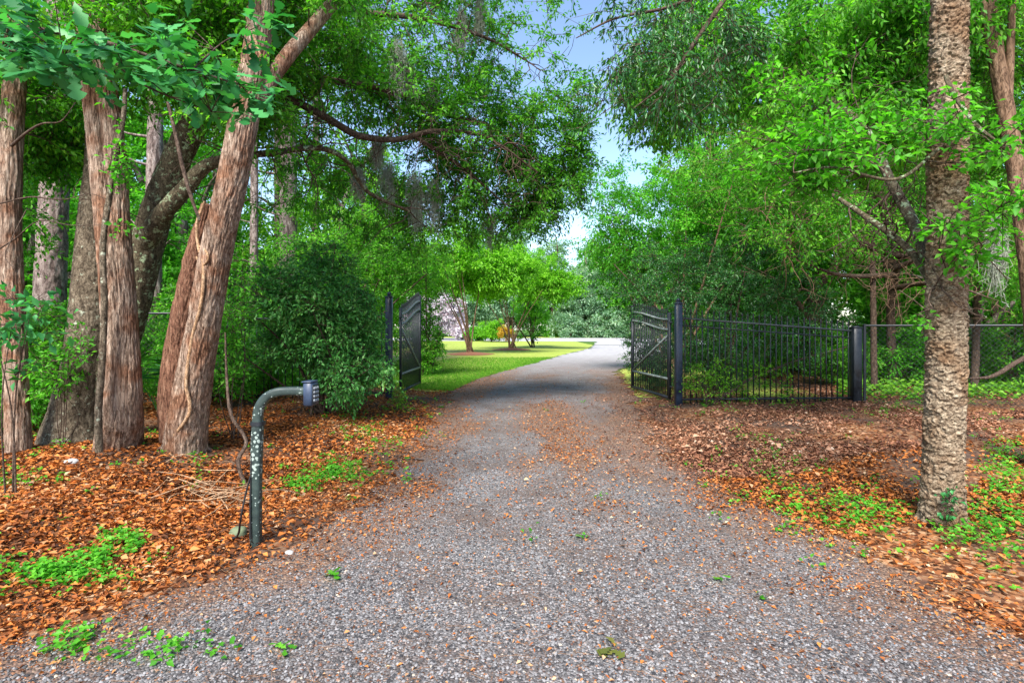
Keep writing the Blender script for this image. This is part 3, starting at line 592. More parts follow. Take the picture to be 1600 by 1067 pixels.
t = thing('right_edge_tree', 'brown trunk leaning along the right edge behind the corky tree', 'tree')
tr = MB(); e1 = limb(tr, [G(1628, 5.6) + [0, 0, -.1], P(1622, 560, 5.6), P(1606, 400, 5.6), P(1585, 250, 5.6), P(1562, 120, 5.6), P(1543, 0, 5.7), P(1530, -150, 5.9)], [.115, .095, .082, .075, .07, .068, .06], 60, .02, plates(81, .006))
e2 = limb(tr, [P(1575, 200, 5.6), P(1578, 100, 5.55), P(1582, 0, 5.5), P(1590, -100, 5.5)], [.035, .035, .03, .025], 16, .04)
tr.build('trunk', M['tan_bark'], t, True); tw, lv = MB(), MB()
grow(tw, lv, [e1, e2], [B(1540, 60, 6.4, 120, 110, 1.2), B(1560, 240, 6.6, 80, 70, .8, .5), B(1430, 90, 7.0, 140, 90, 1, .7)], 420, 24000, .06, .025, 108, .5)
tw.build('branches', M['twig_bark'], t); lv.build('crown', M['oak_leaf'], t)

# tangled oaks behind the fence on the right
t = thing('tangled_oak', 'tangled brown-limbed oak spreading behind the right fence', 'oak tree')
tr = MB(); ls = [limb(tr, [G(1395, 13.5) + [0, 0, -.1], P(1392, 480, 13.4), P(1400, 400, 13), P(1380, 330, 12.8), P(1330, 250, 12.4), P(1280, 150, 12)], [.11, .09, .085, .07, .05, .03], 30, .05, plates(91, .01))]
rr = np.random.default_rng(5)
for (a, b_, c_) in (((1395, 400), (1300, 370), (1190, 330)), ((1390, 350), (1300, 310), (1200, 260)), ((1398, 420), (1480, 370), (1560, 330)), ((1385, 330), (1450, 250), (1500, 160)), ((1395, 430), (1310, 420), (1230, 400)), ((1340, 260), (1240, 230), (1150, 200)), ((1398, 400), (1500, 410), (1620, 400)), ((1396, 450), (1470, 440), (1560, 470))):
    ls.append(limb(tr, [P(*a, 13), P(b_[0], b_[1] + rr.normal() * 12, 11.6), P(c_[0], c_[1], 10 + rr.random())], [.07, .04, .006], 10, .06))
tr.build('trunk', M['twig_bark'], t, True); bare_twigs(t, ls[1:], 210, 1.8, 61, 'tan_bark'); tw, lv = MB(), MB()
grow(tw, lv, ls, [B(1230, 260, 11.6, 190, 85, 1.5, .8), B(1450, 250, 12, 180, 150, 1.6, 1.1), B(1570, 400, 11.6, 90, 90, 1, .35), B(1290, 345, 10.4, 150, 60, .6, .42), B(1300, 120, 12, 200, 110, 1.5, .9)], 1050, 46000, .085, .036, 109, .52, .8, twl=.32, tr=.02)
tw.build('branches', M['tan_bark'], t); lv.build('crown', M['mid_leaf'], t)
for px, Yd, r_, ln_, lab in ((1366, 12.6, .06, -2, 'slim straight trunk behind the fence, left of the black end post'), (1522, 12.5, .07, 6, 'slim dark trunk behind the chain-link fence just right of the corky tree'), (1408, 15, .16, -14, 'dark slanting trunk behind the chain-link fence left of the corky tree'), (1560, 14, .08, -8, 'thin grey trunk behind the chain-link fence near the right edge')):
    simple_tree('slim_tree', lab, 'tree', [G(px, Yd) + [0, 0, -.1], P(px + ln_, 450, Yd), P(px + ln_ * 2, 330, Yd), P(px + ln_ * 2.4, 150, Yd), P(px + ln_ * 2, 0, Yd)], [r_ * 1.2, r_, r_ * .9, r_ * .7, r_ * .5], M['twig_bark'], plates(px, .006), 16, .08, 'slim trunks behind the right fence')
fb = MB(); tube(fb, [P(1640, 540, 9.5), P(1590, 565, 9.2), P(1550, 588, 9.0), P(1515, 591, 8.9)], [.045, .04, .03, .012], 12, .04, plates(95, .005))
tag(fb.build('fallen_limb', M['twig_bark'], None, True), 'bare dark limb dipping low across the chain-link fence at the right edge', 'branch')

# ------------------------------------------------------------------ shrubs and trees around the gate
def shrub(name, label, cat, base, blobs, ncl, nleaf, ll, lw, m_, seed, stems=7, sr=.02, gap=.45, twl=.2, group=None, bark='twig_bark', tr_=.008, local=False, sharp=2.6, **kw):
    loc = tuple(base) if local else (0, 0, 0); o = np.zeros(3) if local else np.asarray(base, float)
    t = thing(name, label, cat, loc, group); rr = np.random.default_rng(seed); st = MB(); L = []
    for k in range(stems):
        bl = blobs[k % len(blobs)]; d = rr.normal(size=3) * [.5, .5, .3]
        e = np.asarray(bl[0]) + d * np.asarray(bl[1]); s0 = o + [rr.normal() * sr * 3, rr.normal() * sr * 3, -.04]; m1 = (s0 + e) / 2 + [0, 0, .1] + rr.normal(size=3) * .08
        L.append(limb(st, [s0, m1, e], [sr, sr * .7, sr * .3], 8, .08))
    st.build('stems', M[bark], t, True); tw, lv = MB(), MB()
    grow(tw, lv, L, blobs, ncl, nleaf, ll, lw, seed, gap, 1.4, twl=twl, tr=tr_, sides=3, sharp=sharp, **kw)
    tw.build('twigs', M[bark], t); lv.build('foliage', M[m_], t); return t
shrub('azalea_bush', 'large spreading dark green azalea bush in front of the left gate post', 'bush', G(500, 8.6), [B(470, 490, 8.4, 110, 80, 1.0), B(400, 500, 8.0, 55, 80, .8, .35), B(540, 540, 8.6, 50, 72, .8, .5), B(562, 590, 8.0, 52, 36, .6, .3), B(490, 415, 8.8, 65, 38, .7, .25)], 760, 36000, .066, .029, 'azalea_leaf', 201, 16, .022, .50, .22)
shrub('tall_shrub', 'bright green shrub filling the space above the azalea bush', 'bush', G(520, 14.5), [B(500, 420, 12.4, 110, 60, 1.2), B(610, 400, 14.8, 85, 75, 1.2), B(560, 340, 14.5, 120, 70, 1.2, .6), B(600, 500, 15, 60, 60, .7, .4)], 480, 26000, .075, .034, 'mid_leaf', 202, 8, .04, .42, .28)
shrub('gate_shrub', 'leafy green shrub growing just behind the free end of the left gate leaf', 'bush', G(668, 16.0), [B(668, 530, 16, 22, 60, .6), B(665, 430, 16, 45, 50, .9, .8)], 170, 9000, .08, .036, 'mid_leaf', 203, 6, .025, .4, .25)
shrub('holly_bush', 'big dense dark holly bush behind the right iron fence', 'bush', G(1130, 13), [B(1110, 480, 12.6, 125, 95, 1.3, 1.2), B(1230, 500, 12.8, 90, 75, 1.2, .7), B(1020, 450, 13, 70, 70, 1.0, .5), B(1150, 420, 13.2, 120, 60, 1.2, .6), B(1090, 570, 12.4, 90, 50, .9, .5)], 900, 52000, .06, .026, 'dark_leaf', 204, 12, .04, .36, .22)
shrub('crape_myrtle', 'tall fresh green multi-stemmed tree rising above the holly bush', 'tree', G(1060, 17), [B(975, 385, 17, 80, 40, 1.2, .6), B(955, 310, 17, 40, 60, 1.0, .3), B(1040, 330, 17, 95, 90, 1.8, 1.2), B(1110, 280, 16.5, 90, 70, 1.5, .8), B(970, 400, 17.5, 60, 45, 1.3, .55), B(1190, 330, 16, 80, 80, 1.3, .5)], 520, 30000, .11, .048, 'fresh_leaf', 205, 9, .05, .47, .42, bark='tan_bark', flat=.75)
shrub('gate_side_shrub', 'leafy shrub growing behind the slats of the right gate leaf', 'bush', G(1015, 15), [B(1012, 540, 15, 36, 60, .7)], 90, 5000, .07, .03, 'dark_leaf', 206, 6, .02, .4, .22)
shrub('sparse_bush', 'low pale-leaved bush tangled in the right fence near its tall post', 'bush', G(1105, 10.2), [B(1105, 590, 10.15, 35, 30, .25), B(1190, 600, 10.6, 50, 35, .3, 1)], 80, 1900, .055, .026, 'lime_leaf', 207, 8, .008, .4, .16, tr_=.005)
# crape myrtles on the lawn
def myrtle(px, Yd, w_, top, lean, label, seed, lm='lime_leaf', nl=26000, bot=468):
    base = G(px, Yd); t = thing('crape_myrtle', label, 'tree', (0, 0, 0), 'crape myrtles on the lawn'); rr = np.random.default_rng(seed); st = MB(); L = []
    for k in range(8):
        e = P(px + lean + (rr.random() - .5) * w_ * 1.0, top + 40 + rr.random() * 40, Yd + rr.normal() * .8)
        m1 = base + (e - base) * .4; m1[:2] = base[:2] + (e - base)[:2] * .30
        L.append(limb(st, [base + [rr.normal() * .16, rr.normal() * .16, -.05], m1, e], [.05, .032, .012], 8, .2))
    st.build('stems', M['tan_bark'], t, True); tw, lv = MB(), MB(); cy = (top + bot) / 2
    grow(tw, lv, L, [B(px + lean, cy, Yd, w_ * .55, (bot - top) * .5, 2.0), B(px + lean - w_ * .3, cy + 18, Yd, w_ * .38, (bot - top) * .3, 1.5, .5), B(px + lean + w_ * .35, cy + 18, Yd, w_ * .35, (bot - top) * .3, 1.5, .5)], 380, nl, .19, .09, seed, .44, .5, twl=.55, flat=.75, droop=.35, sides=3)
    tw.build('branches', M['tan_bark'], t); lv.build('crown', M[lm], t)
    mr = MB(); a = np.linspace(0, 2 * PI, 33)[:-1]; q = np.stack([base[0] + 1.3 * np.cos(a) * (1 + .1 * np.sin(3 * a)), base[1] + 1.3 * np.sin(a), 0 * a + base[2] + .02], -1)
    q2 = np.stack([base[0] + .5 * np.cos(a), base[1] + .5 * np.sin(a), 0 * a + base[2] + .12], -1)
    mr.add(np.concatenate([q, q2, [base + [0, 0, .15]]]), [(k, (k + 1) % 32, 32 + (k + 1) % 32) for k in range(32)] + [(k, 32 + (k + 1) % 32, 32 + k) for k in range(32)] + [(32 + k, 32 + (k + 1) % 32, 64) for k in range(32)])
    tag(mr.build('mulch_ring', M['mulch'], None, True), 'low reddish mulch mound at the foot of ' + label.split(' with ')[0].replace('lime green ', 'the '), 'mulch bed', 'mulch rings')
myrtle(735, 30, 165, 345, -12, 'lime green crape myrtle nearest the gates with few slanting stems', 301)
myrtle(799, 36, 140, 385, 12, 'lime green crape myrtle in the middle with a dense bunch of upright stems', 302)
shrub('young_magnolia', 'small olive green magnolia on the lawn right of the crape myrtles', 'tree', G(831, 41), [B(830, 490, 41, 30, 45, 1.2), B(832, 455, 41, 18, 25, .8, .4)], 120, 6000, .20, .09, 'mid_leaf', 303, 4, .06, .45, .4)
shrub('round_bush', 'round lime green bush beyond the lawn behind the crape myrtles', 'bush', G(770, 56), [B(771, 515, 56, 25, 15, 1.4)], 110, 6000, .16, .09, 'lime_leaf', 304, 5, .04, .3, .3)
shrub('golden_bush', 'small golden yellow bush behind the middle crape myrtle', 'bush', G(790, 55), [B(789, 519, 55, 11, 9, .6)], 40, 2000, .14, .07, 'yellow_leaf', 305, 4, .03, .3, .2)
shrub('magnolia_tree', 'broad magnolia painted hazy grey-green beyond the turning area at the end of the drive', 'tree', G(918, 82), [B(915, 500, 82, 48, 42, 3.5, 1.2), B(918, 450, 82, 36, 38, 3, .8), B(890, 515, 82, 30, 20, 2, .4), B(955, 510, 80, 28, 26, 2.4, .5)], 420, 26000, .38, .18, 'haze_leaf', 306, 6, .14, .38, .8)
shrub('pale_gap_shrub', 'pale shrub standing in for a bright gap across the lawn behind the left gate leaf', 'bush', G(690, 66), [B(690, 490, 66, 38, 36, 3), B(650, 480, 66, 30, 40, 3, .6)], 260, 14000, .26, .15, 'pale_leaf', 307, 6, .08, .45, .6)  # made-up pale shrub in place of brightness showing through the foliage
for k, (px, Yd, rx, ry, cy, m_, lab) in enumerate(((890, 79, 14, 10, 523, 'haze_leaf', 'small rounded green bush at the foot of the far magnolia'), (868, 84, 18, 13, 518, 'mid_leaf', 'dark green bush left of the far magnolia'), (962, 80, 14, 12, 520, 'haze_leaf', 'bluish upright bush right of the far magnolia'), (745, 60, 16, 10, 522, 'mid_leaf', 'low green bush behind the nearest crape myrtle'), (722, 64, 14, 12, 518, 'pale_leaf', 'low pinkish bush beyond the lawn left of the nearest crape myrtle'))):
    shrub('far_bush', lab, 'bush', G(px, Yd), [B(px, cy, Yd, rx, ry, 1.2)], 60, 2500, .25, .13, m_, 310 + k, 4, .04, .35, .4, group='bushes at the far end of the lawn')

# ------------------------------------------------------------------ wood in the background: prototypes and copies
def wood_tree(name, label, seed, h, w_, m_, ll, nl, group, low=.25, x=0, y=0, scale=1):
    t = thing(name, label, 'tree', (x, y, gz(x, y) - .05), group); rr = np.random.default_rng(seed); tr = MB()
    tp = [np.array([rr.normal() * .15 * k, rr.normal() * .15 * k, h * k / 5]) for k in range(6)]; tp[0] = np.array([0, 0, 0.])
    L = [limb(tr, tp, np.linspace(h * .020, h * .004, 6), 10, .3)]
    for k in range(7):
        z = h * (low + .6 * rr.random()); a = rr.random() * 2 * PI; e = np.array([math.cos(a) * w_ * .7, math.sin(a) * w_ * .7, z + h * .15])
        L.append(limb(tr, [np.array([0, 0, z]), e * [.5, .5, 1] - [0, 0, h * .04], e], [h * .009, h * .006, .01], 6, .4))
    tr.build('trunk', M['pine_bark'] if seed % 2 else M['twig_bark'], t, True); tw, lv = MB(), MB()
    bl = [((0, 0, h * .72), (w_ * .7, w_ * .7, h * .26), 1), ((w_ * .4, 0, h * (low + .22)), (w_ * .5, w_ * .5, h * .17), .6), ((-w_ * .35, w_ * .2, h * (low + .28)), (w_ * .5, w_ * .5, h * .17), .6), ((0, -w_ * .4, h * (low + .3)), (w_ * .45, w_ * .45, h * .2), .6)]
    grow(tw, lv, L, bl, 240, nl, ll, ll * .45, seed, .48, 2.2 / w_, twl=ll * 3.2, kt=4, sides=3, twig=True, tr=.02, flat=.6)
    tw.build('branches', M['twig_bark'], t); lv.build('crown', M[m_], t); return t
LG, RG, FG = 'trees of the wood behind the left trunks', 'trees of the wood behind the right fence', 'distant trees at the far end of the lawn'
LL, RL, FL = 'leafy broadleaf tree in the wood behind the left trunks', 'leafy broadleaf tree in the wood behind the right fence', 'distant tall hazy tree closing the view beyond the lawn'
protoA = wood_tree('broadleaf_tree', LL, 401, 9, 2.6, 'fresh_leaf', .14, 17000, LG, .12, -9.5, 14)
protoB = wood_tree('broadleaf_tree', LL.replace('leafy', 'dense dark green'), 402, 10, 3.0, 'mid_leaf', .15, 18000, LG, .08, -14, 17)
protoC = wood_tree('broadleaf_tree', LL.replace('leafy', 'light yellow-green'), 403, 8, 2.8, 'lime_leaf', .15, 15000, LG, .10, -7.2, 18)
protoD = wood_tree('distant_tree', FL, 404, 17, 5.0, 'haze_leaf', .42, 15000, FG, .06, 14, 96)
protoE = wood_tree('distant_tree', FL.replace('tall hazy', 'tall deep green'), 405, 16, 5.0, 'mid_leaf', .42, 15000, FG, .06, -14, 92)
rr = np.random.default_rng(99)
left_spots = [(-12, 13), (-16, 15), (-19, 19), (-11, 19), (-15, 23), (-22, 25), (-18, 30), (-26, 31), (-10.5, 33), (-22, 38), (-31, 36), (-11, 42), (-27, 46), (-36, 44), (-7.4, 22), (-13, 52), (-21, 56), (-4.9, 17), (-5.6, 21.5)]
for k, (x, y) in enumerate(left_spots):
    dup((protoA, protoB, protoC)[k % 3], (x, y, gz(x, y) - .05), rr.random() * 6, .85 + rr.random() * .5, (LL, LL.replace('leafy', 'dense dark green'), LL.replace('leafy', 'light yellow-green'))[k % 3], LG)
right_spots = [(9, 16), (12, 14), (15, 16.5), (18, 15), (7.5, 20), (11, 20), (16, 21), (20, 22), (9.5, 25), (14, 27), (20, 29), (27, 28), (12, 32), (18, 35), (26, 37), (33, 34), (14, 42), (22, 44), (13, 17.5), (10.5, 29)]
for k, (x, y) in enumerate(right_spots):
    dup((protoB, protoA, protoB, protoC)[k % 4], (x, y, gz(x, y) - .05), rr.random() * 6, .85 + rr.random() * .45, (RL.replace('leafy', 'dense dark green'), RL, RL.replace('leafy', 'dense dark green'), RL.replace('leafy', 'light yellow-green'))[k % 4], RG)
far_spots = [(-34, 86), (-27, 94), (-21, 88), (-8, 97), (-2, 92), (3.5, 99), (8, 108), (19, 90), (25, 96), (31, 88), (38, 94), (-40, 96), (-30, 106), (-15, 110), (-4, 112), (22, 108), (33, 108), (46, 100), (-48, 90), (28, 76), (22, 70), (36, 72), (6.5, 86), (13, 90), (0, 84), (9.5, 98), (-6, 80), (16.5, 84)]
for k, (x, y) in enumerate(far_spots):
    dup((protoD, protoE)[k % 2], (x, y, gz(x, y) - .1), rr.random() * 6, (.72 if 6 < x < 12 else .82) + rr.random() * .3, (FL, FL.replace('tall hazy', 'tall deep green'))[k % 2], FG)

# understorey shrubs
LU, RU = 'low leafy shrub in the undergrowth behind the left trunks', 'low leafy shrub in the undergrowth behind the right fence'
GU, GR = 'undergrowth shrubs behind the left trunks', 'undergrowth shrubs behind the right fence'
sp1 = shrub('undergrowth_shrub', LU, 'bush', (-6.9, 7.6, gz(-6.9, 7.6)), [((0, 0, .75), (.9, .8, .7), 1), ((.4, .2, 1.3), (.5, .5, .4), .4)], 210, 8000, .075, .034, 'mid_leaf', 501, 8, .015, .4, .22, GU, local=True)
sp2 = shrub('undergrowth_shrub', LU.replace('low leafy', 'low bright green'), 'bush', (-5.4, 9.6, gz(-5.4, 9.6)), [((0, 0, .65), (.9, .8, .6), 1), ((-.3, .2, 1.2), (.6, .5, .5), .5)], 210, 8000, .08, .034, 'fresh_leaf', 502, 8, .015, .4, .22, GU, local=True)
for k, (x, y, s_) in enumerate([(-7.6, 8.8, 1.1), (-8.6, 10, 1.3), (-6.6, 11, 1.2), (-9.8, 11.5, 1.5), (-8, 12.5, 1.4), (-5.6, 12.6, 1.2), (-11, 13.5, 1.6), (-6.9, 14.5, 1.5), (-9, 16, 1.7), (-12.5, 17, 1.8), (-6.6, 17.5, 1.5), (-6.3, 6.9, .7), (-9.3, 8.6, 1.2), (-4.9, 11.2, 1.0), (-6.6, 24, 1.8), (-7.2, 20, 1.5)]):
    dup((sp1, sp2)[k % 2], (x, y, gz(x, y)), rr.random() * 6, s_, LU if k % 2 == 0 else LU.replace('low leafy', 'low bright green'), GU)
for k, (x, y, s_) in enumerate([(8.2, 13.6, .9), (10, 14, 1.2), (12, 13, 1.2), (14, 13.6, 1.4), (7.2, 16, 1.2), (11.5, 16.5, 1.6), (16, 15, 1.6), (9.5, 18.5, 1.6), (13.5, 19, 1.8), (18, 18.5, 1.9), (6.6, 19, 1.4), (11, 22.5, 2), (16, 24, 2), (12.5, 11.6, .7)]):
    dup((sp1, sp2)[k % 2], (x, y, gz(x, y)), rr.random() * 6, s_, RU if k % 2 == 0 else RU.replace('low leafy', 'low bright green'), GR)

# palmettos between the left trunks
def palmetto(px, Yd, s_, seed, label):
    t = thing('palmetto', label, 'palm', (0, 0, 0), 'palmettos behind the left trunks'); b = G(px, Yd); rr = np.random.default_rng(seed)
    for k in range(7):
        a = rr.random() * 2 * PI; hub = b + np.array([math.cos(a) * .45 * s_, math.sin(a) * .45 * s_, (.5 + .5 * rr.random()) * s_])
        fm = MB(); tube(fm, [b, (b + hub) / 2 + [0, 0, .1], hub], [.01, .008, .006], 5, .08)
        out = unit(hub - b + [0, 0, -.1]); sd_ = unit(np.cross(out, [0, 0, 1])); up = np.cross(sd_, out)
        for q in np.linspace(-1.5, 1.5, 19):
            d = out * math.cos(q) + sd_ * math.sin(q); d = d + up * .15 * rr.random(); leaves(fm, hub[None], d[None], up[None] + rr.normal(size=3) * .2, .55 * s_, .035 * s_, np.array([rr.random()]), .3)
        fm.build('frond', M['teal_leaf'] if k < 5 else M['mid_leaf'], t)
palmetto(105, 7.6, 1.15, 1, 'fan-leaved palmetto between the leftmost trunk and the dark oak'); palmetto(252, 8.2, 1.0, 2, 'fan-leaved palmetto in the gap between the two shaggy trunks')

# ------------------------------------------------------------------ gates and fences
def post(name, base, top, wd, label, mt, group, cap='ball', R=None):
    t = thing(name, label, 'post', (0, 0, 0), group); p = MB(); h = top - base[2] + .1
    box(p, (base[0], base[1], base[2] - .1 + h / 2), (wd, wd, h), R, bev=.006); p.build('shaft', M[mt], t)
    c = MB(); box(c, (base[0], base[1], top + .012), (wd + .02, wd + .02, .024), R, bev=.004); 
    box(c, (base[0], base[1], top + .034), (wd * .6, wd * .6, .022), R, bev=.004); c.build('cap', M[mt], t)
    if cap == 'ball':
        b = MB(); th = np.linspace(-PI / 2, PI / 2, 9); tube(b, [(base[0], base[1], top + .075 + .04 * math.sin(a)) for a in th], [max(.002, .04 * math.cos(a)) for a in th], 14); b.build('ball', M[mt], t, True)
    return t
PR = G(1060, 10.4); PL = G(608, 10.7); P2 = G(1337, 10.66)
post('gate_post', PR, 1.93, .125, 'tall dark blue-black square post carrying the right gate leaf', 'blue_iron', 'gate posts')
post('gate_post', PL, 2.07, .125, 'dark square post carrying the left gate leaf, half hidden by the azalea', 'blue_iron', 'gate posts')
post('fence_post', P2, 1.47, .16, 'thick square black post at the far right end of the iron fence', 'black_iron', None, cap='none')

spear = MB(); tube(spear, [(0, 0, 0), (0, 0, .012), (0, 0, .03), (0, 0, .05), (0, 0, .11)], [.008, .014, .009, .017, .001], 6)
me_spear = spear.mesh('spear', M['black_iron'])
def gate_leaf(A, Bp, z0, zA, zB, n, label, sagamp, flip=False):
    """A hinge end, Bp free end on the ground plane; top line swoops from zA up to zB"""
    A = np.array(A); Bp = np.array(Bp); t = thing('gate_leaf', label, 'gate', (A[0], A[1], 0), 'pair of iron gate leaves')
    d = Bp - A; L = float(np.linalg.norm(d)); u = d / L; ang = math.atan2(u[1], u[0]); R = rz(ang); RM = np.array(R)
    def W(s, z, o=0): return RM @ np.array([s, o, 0]) + [0, 0, z]
    zt = lambda s: zA + (zB - zA) * float(sst(.0, 1.0, s / L))
    def pc(name, m_, a, b, r_, mt='black_iron'):
        q = MB(); c = (a + b) / 2; v = b - a; ln = np.linalg.norm(v); ca = v / ln; y_ = RM @ np.array([0, 1, 0]); x_ = np.cross(y_, ca)
        box(q, c, (r_[0], r_[1], ln), np.stack([x_, y_, ca], 1)); return q.build(name, M[mt], t)
    pc('hinge_stile', 0, W(0, z0), W(0, zA + .0), (.05, .05)); pc('free_stile', 0, W(L, z0), W(L, zB + .02), (.05, .05))
    pc('bottom_rail', 0, W(.025, z0 + .03), W(L - .025, z0 + .03), (.05, .045)); pc('lower_rail', 0, W(.025, z0 + .40), W(L - .025, z0 + .40), (.04, .04), 'worn_iron')
    pc('brace', 0, W(.03, zA - .44, 0), W(L - .03, z0 + .42, 0), (.03, .042), 'worn_iron')
    for off in (.14, .34):
        q = MB(); ss = np.linspace(.0, L, 20); tube(q, [W(s, zt(s) - off, 0) for s in ss], [.024] * 20, 6); q.build('curved_rail', M['worn_iron'], t)
    for k in range(n):
        s = L * (k + 1) / (n + 1); q = MB(); box(q, W(s, (z0 + .05 + zt(s) - .02) / 2), (.016, .016, zt(s) - .02 - z0 - .05), R); pk = q.build('picket', M['black_iron'], t)
        sp_ = link('spear', me_spear, pk); sp_.location = W(s, zt(s) - .02)
    q = MB(); 
    for z in (z0 + .25, zA - .2): box(q, W(-.05, z), (.09, .03, .04), R)
    q.build('hinge', M['black_iron'], t); return t
lh = P(626, 512, 11.3); lf = P(656, 512, 13.3); gl = max(gz(lh[0], 11.3), gz(lf[0], 13.3))
gate_leaf(lh[:2], lf[:2], gl + .04, 1.90, 2.26, 19, 'left iron gate leaf standing open inward against the azalea', .1)
rh = P(1046, 512, 10.75); rf = P(988, 512, 12.75)
gate_leaf(rh[:2], rf[:2], .07, 1.78, 1.98, 19, 'right iron gate leaf standing open inward beside its tall post', .1)

def iron_fence(A, Bp, z0, zA, zB, n, label):
    A = np.array(A, float); Bp = np.array(Bp, float); t = thing('iron_fence', label, 'fence', (A[0], A[1], 0)); d = Bp - A; L = float(np.linalg.norm(d)); ang = math.atan2(d[1], d[0]); RM = np.array(rz(ang))
    def W(s, z, o=0): return RM @ np.array([s, o, 0]) + [0, 0, z]
    for nm, za, zb, wd in (('top_rail', zA, zB, .03), ('second_rail', zA - .14, zB - .14, .022), ('bottom_rail', z0 + .08, z0 + .08, .03)):
        a, b = W(0, za), W(L, zb); v = b - a; ln = np.linalg.norm(v); ca = v / ln; y_ = RM @ np.array([0, 1, 0]); q = MB()
        box(q, (a + b) / 2, (wd, wd, ln), np.stack([np.cross(y_, ca), y_, ca], 1)); q.build(nm, M['grey_iron'] if nm == 'top_rail' else M['black_iron'], t)
    pm = {}
    for k in range(n):
        s = L * (k + .5) / n; zt = zA + (zB - zA) * s / L + .09; g = 0; q = MB(); box(q, W(s, (zt + z0) / 2, .0), (.017, .017, zt - z0), rz(ang)); pk = q.build('picket', M['black_iron'], t)
        sp_ = link('spear', me_spear, pk); sp_.location = W(s, zt)
    return t
iron_fence(PR[:2] + [.07, 0.0], P2[:2] - [.09, 0], .03, 1.66, 1.42, 30, 'iron picket fence sloping down from the right gate post to the black end post')
iron_fence((-5.9, 10.1), PL[:2] - [.08, 0], .12, 1.62, 1.72, 27, 'iron picket fence running behind the azalea to the left gate post')
def chain_fence(pts, zb, zt, label, posts):
    t = thing('chain_link_fence', label, 'fence'); pts = [np.array(p, float) for p in pts]
    q = MB(); tube(q, [(p[0], p[1], zt) for p in pts], [.021] * len(pts), 8); q.build('top_rail', M['black_iron'], t, True)
    for p in posts:
        q = MB(); tube(q, [(p[0], p[1], gz(*p) - .1), (p[0], p[1], zt + .03)], [.028, .028], 10); q.build('post', M['black_iron'], t, True)
    A_, B_ = [], []; s_ = .062
    for a, b in zip(pts[:-1], pts[1:]):
        L = np.linalg.norm(b - a); H = zt - zb; u = (b - a) / L
        for sg in (1, -1):
            for x0 in np.arange(-H, L + H, s_ * 1.42):
                xa, za, xb, zb_ = x0, zb, x0 + sg * H, zt
                lo, hi = sorted((xa, xb)); 
                def zz(x): return zb + (x - x0) * sg
                a0, a1 = max(lo, 0), min(hi, L)
                if a1 <= a0: continue
                A_.append((a[0] + u[0] * a0, a[1] + u[1] * a0, zz(a0))); B_.append((a[0] + u[0] * a1, a[1] + u[1] * a1, zz(a1)))
    q = MB(); prisms(q, A_, B_, .003, .003); tag(q.build('wire_mesh', M['black_iron'], t), None, None, None, 'stuff'); return t
chain_fence([(6.87, 10.6), (9.6, 9.2), (13, 7.5)], .06, 1.52, 'black chain-link fence running from the end post past the corky tree', [(6.87, 10.6), (9.6, 9.2)])
chain_fence([(-12, 8.9), (-5.95, 10.0)], .10, 1.74, 'dark chain-link fence crossing behind the left trunks', [(-9, 9.45), (-5.97, 10.0)])

# ------------------------------------------------------------------ keypad pedestal
t = thing('keypad_pedestal', 'black gooseneck pedestal spotted with lichen at the left edge of the gravel', 'keypad post')
kb = G(400, 3.70); Yk = 3.70
bx_ = MB(); zz = kb[2]
path = [kb + [0, 0, -.12], kb + [0, 0, .3], kb + [.004, 0, .6], P(403, 660, Yk)]
def sqtube(mbx, pts, r_, step=.02):
    q, r = smooth_path(pts, [r_] * len(pts), step); T, U, W = frames(q); n_ = len(q); k = 16
    th = np.arange(k) * 2 * PI / k + PI / k; c, s_ = np.cos(th), np.sin(th); e = 4.5; m_ = (np.abs(c) ** e + np.abs(s_) ** e) ** (-1 / e)
    V = q[:, None] + r[:, None, None] * ((c * m_)[None, :, None] * U[:, None] + (s_ * m_)[None, :, None] * W[:, None])
    i = np.arange(n_ - 1)[:, None] * k; j = np.arange(k)[None]; mbx.add(V.reshape(-1, 3), np.stack([i + j, i + (j + 1) % k, i + k + (j + 1) % k, i + k + j], -1).reshape(-1, 4))
    mbx.add(V[-1], [tuple(range(k))])
sqtube(bx_, path, .0345); bx_.build('post', M['post_paint'], t, True)
bx_ = MB(); sqtube(bx_, [P(403, 664, Yk), P(403, 648, Yk), P(407, 633, Yk), P(417, 620, Yk), P(431, 613, Yk), P(446, 611, Yk), P(479, 611, Yk - .02)], .030); bx_.build('gooseneck', M['post_paint'], t, True)
bx_ = MB(); sqtube(bx_, [P(403, 664, Yk), P(403, 658, Yk)], .043, .005); bx_.build('collar', M['black_iron'], t)
ang = math.radians(-5); Rk = np.array(rz(ang)); kc = P(485.5, 615, Yk - .02)
q = MB(); box(q, kc, (.062, .105, .155), Rk, bev=.008); q.build('housing', M['keypad_body'], t)
q = MB(); box(q, kc + Rk @ np.array([-.006, 0, .083]), (.068, .110, .010), Rk, bev=.003); q.build('hood', M['keypad_body'], t)
q = MB(); box(q, kc + Rk @ np.array([.032, 0, -.003]), (.006, .09, .135), Rk, bev=.002); fp = q.build('face_plate', M['black_iron'], t)
for r_ in range(4):
    for c_ in range(3):
        q = MB(); box(q, kc + Rk @ np.array([.038, -.026 + .026 * c_, .040 - .027 * r_]), (.008, .018, .018), Rk, bev=.002); q.build('key', M['key'], fp)
cd = MB(); tube(cd, [P(394, 668, Yk - .02), P(393, 720, Yk - .03), P(391, 780, Yk - .04), P(391, 842, Yk - .05)], [.006] * 4, 6, .03)
tube(cd, [P(391, 745, Yk - .04), P(383, 775, Yk - .05), P(376, 810, Yk - .06), P(370, 838, 3.75), P(352, 843, 3.75), P(330, 848, 3.72), P(300, 856, 3.65)], [.006, .006, .006, .008, .010, .008, .004], 6, .03)
tag(cd.build('cable', M['cord'], None, True), 'thin black cable trailing from the keypad post down to the mossy rock', 'cable')
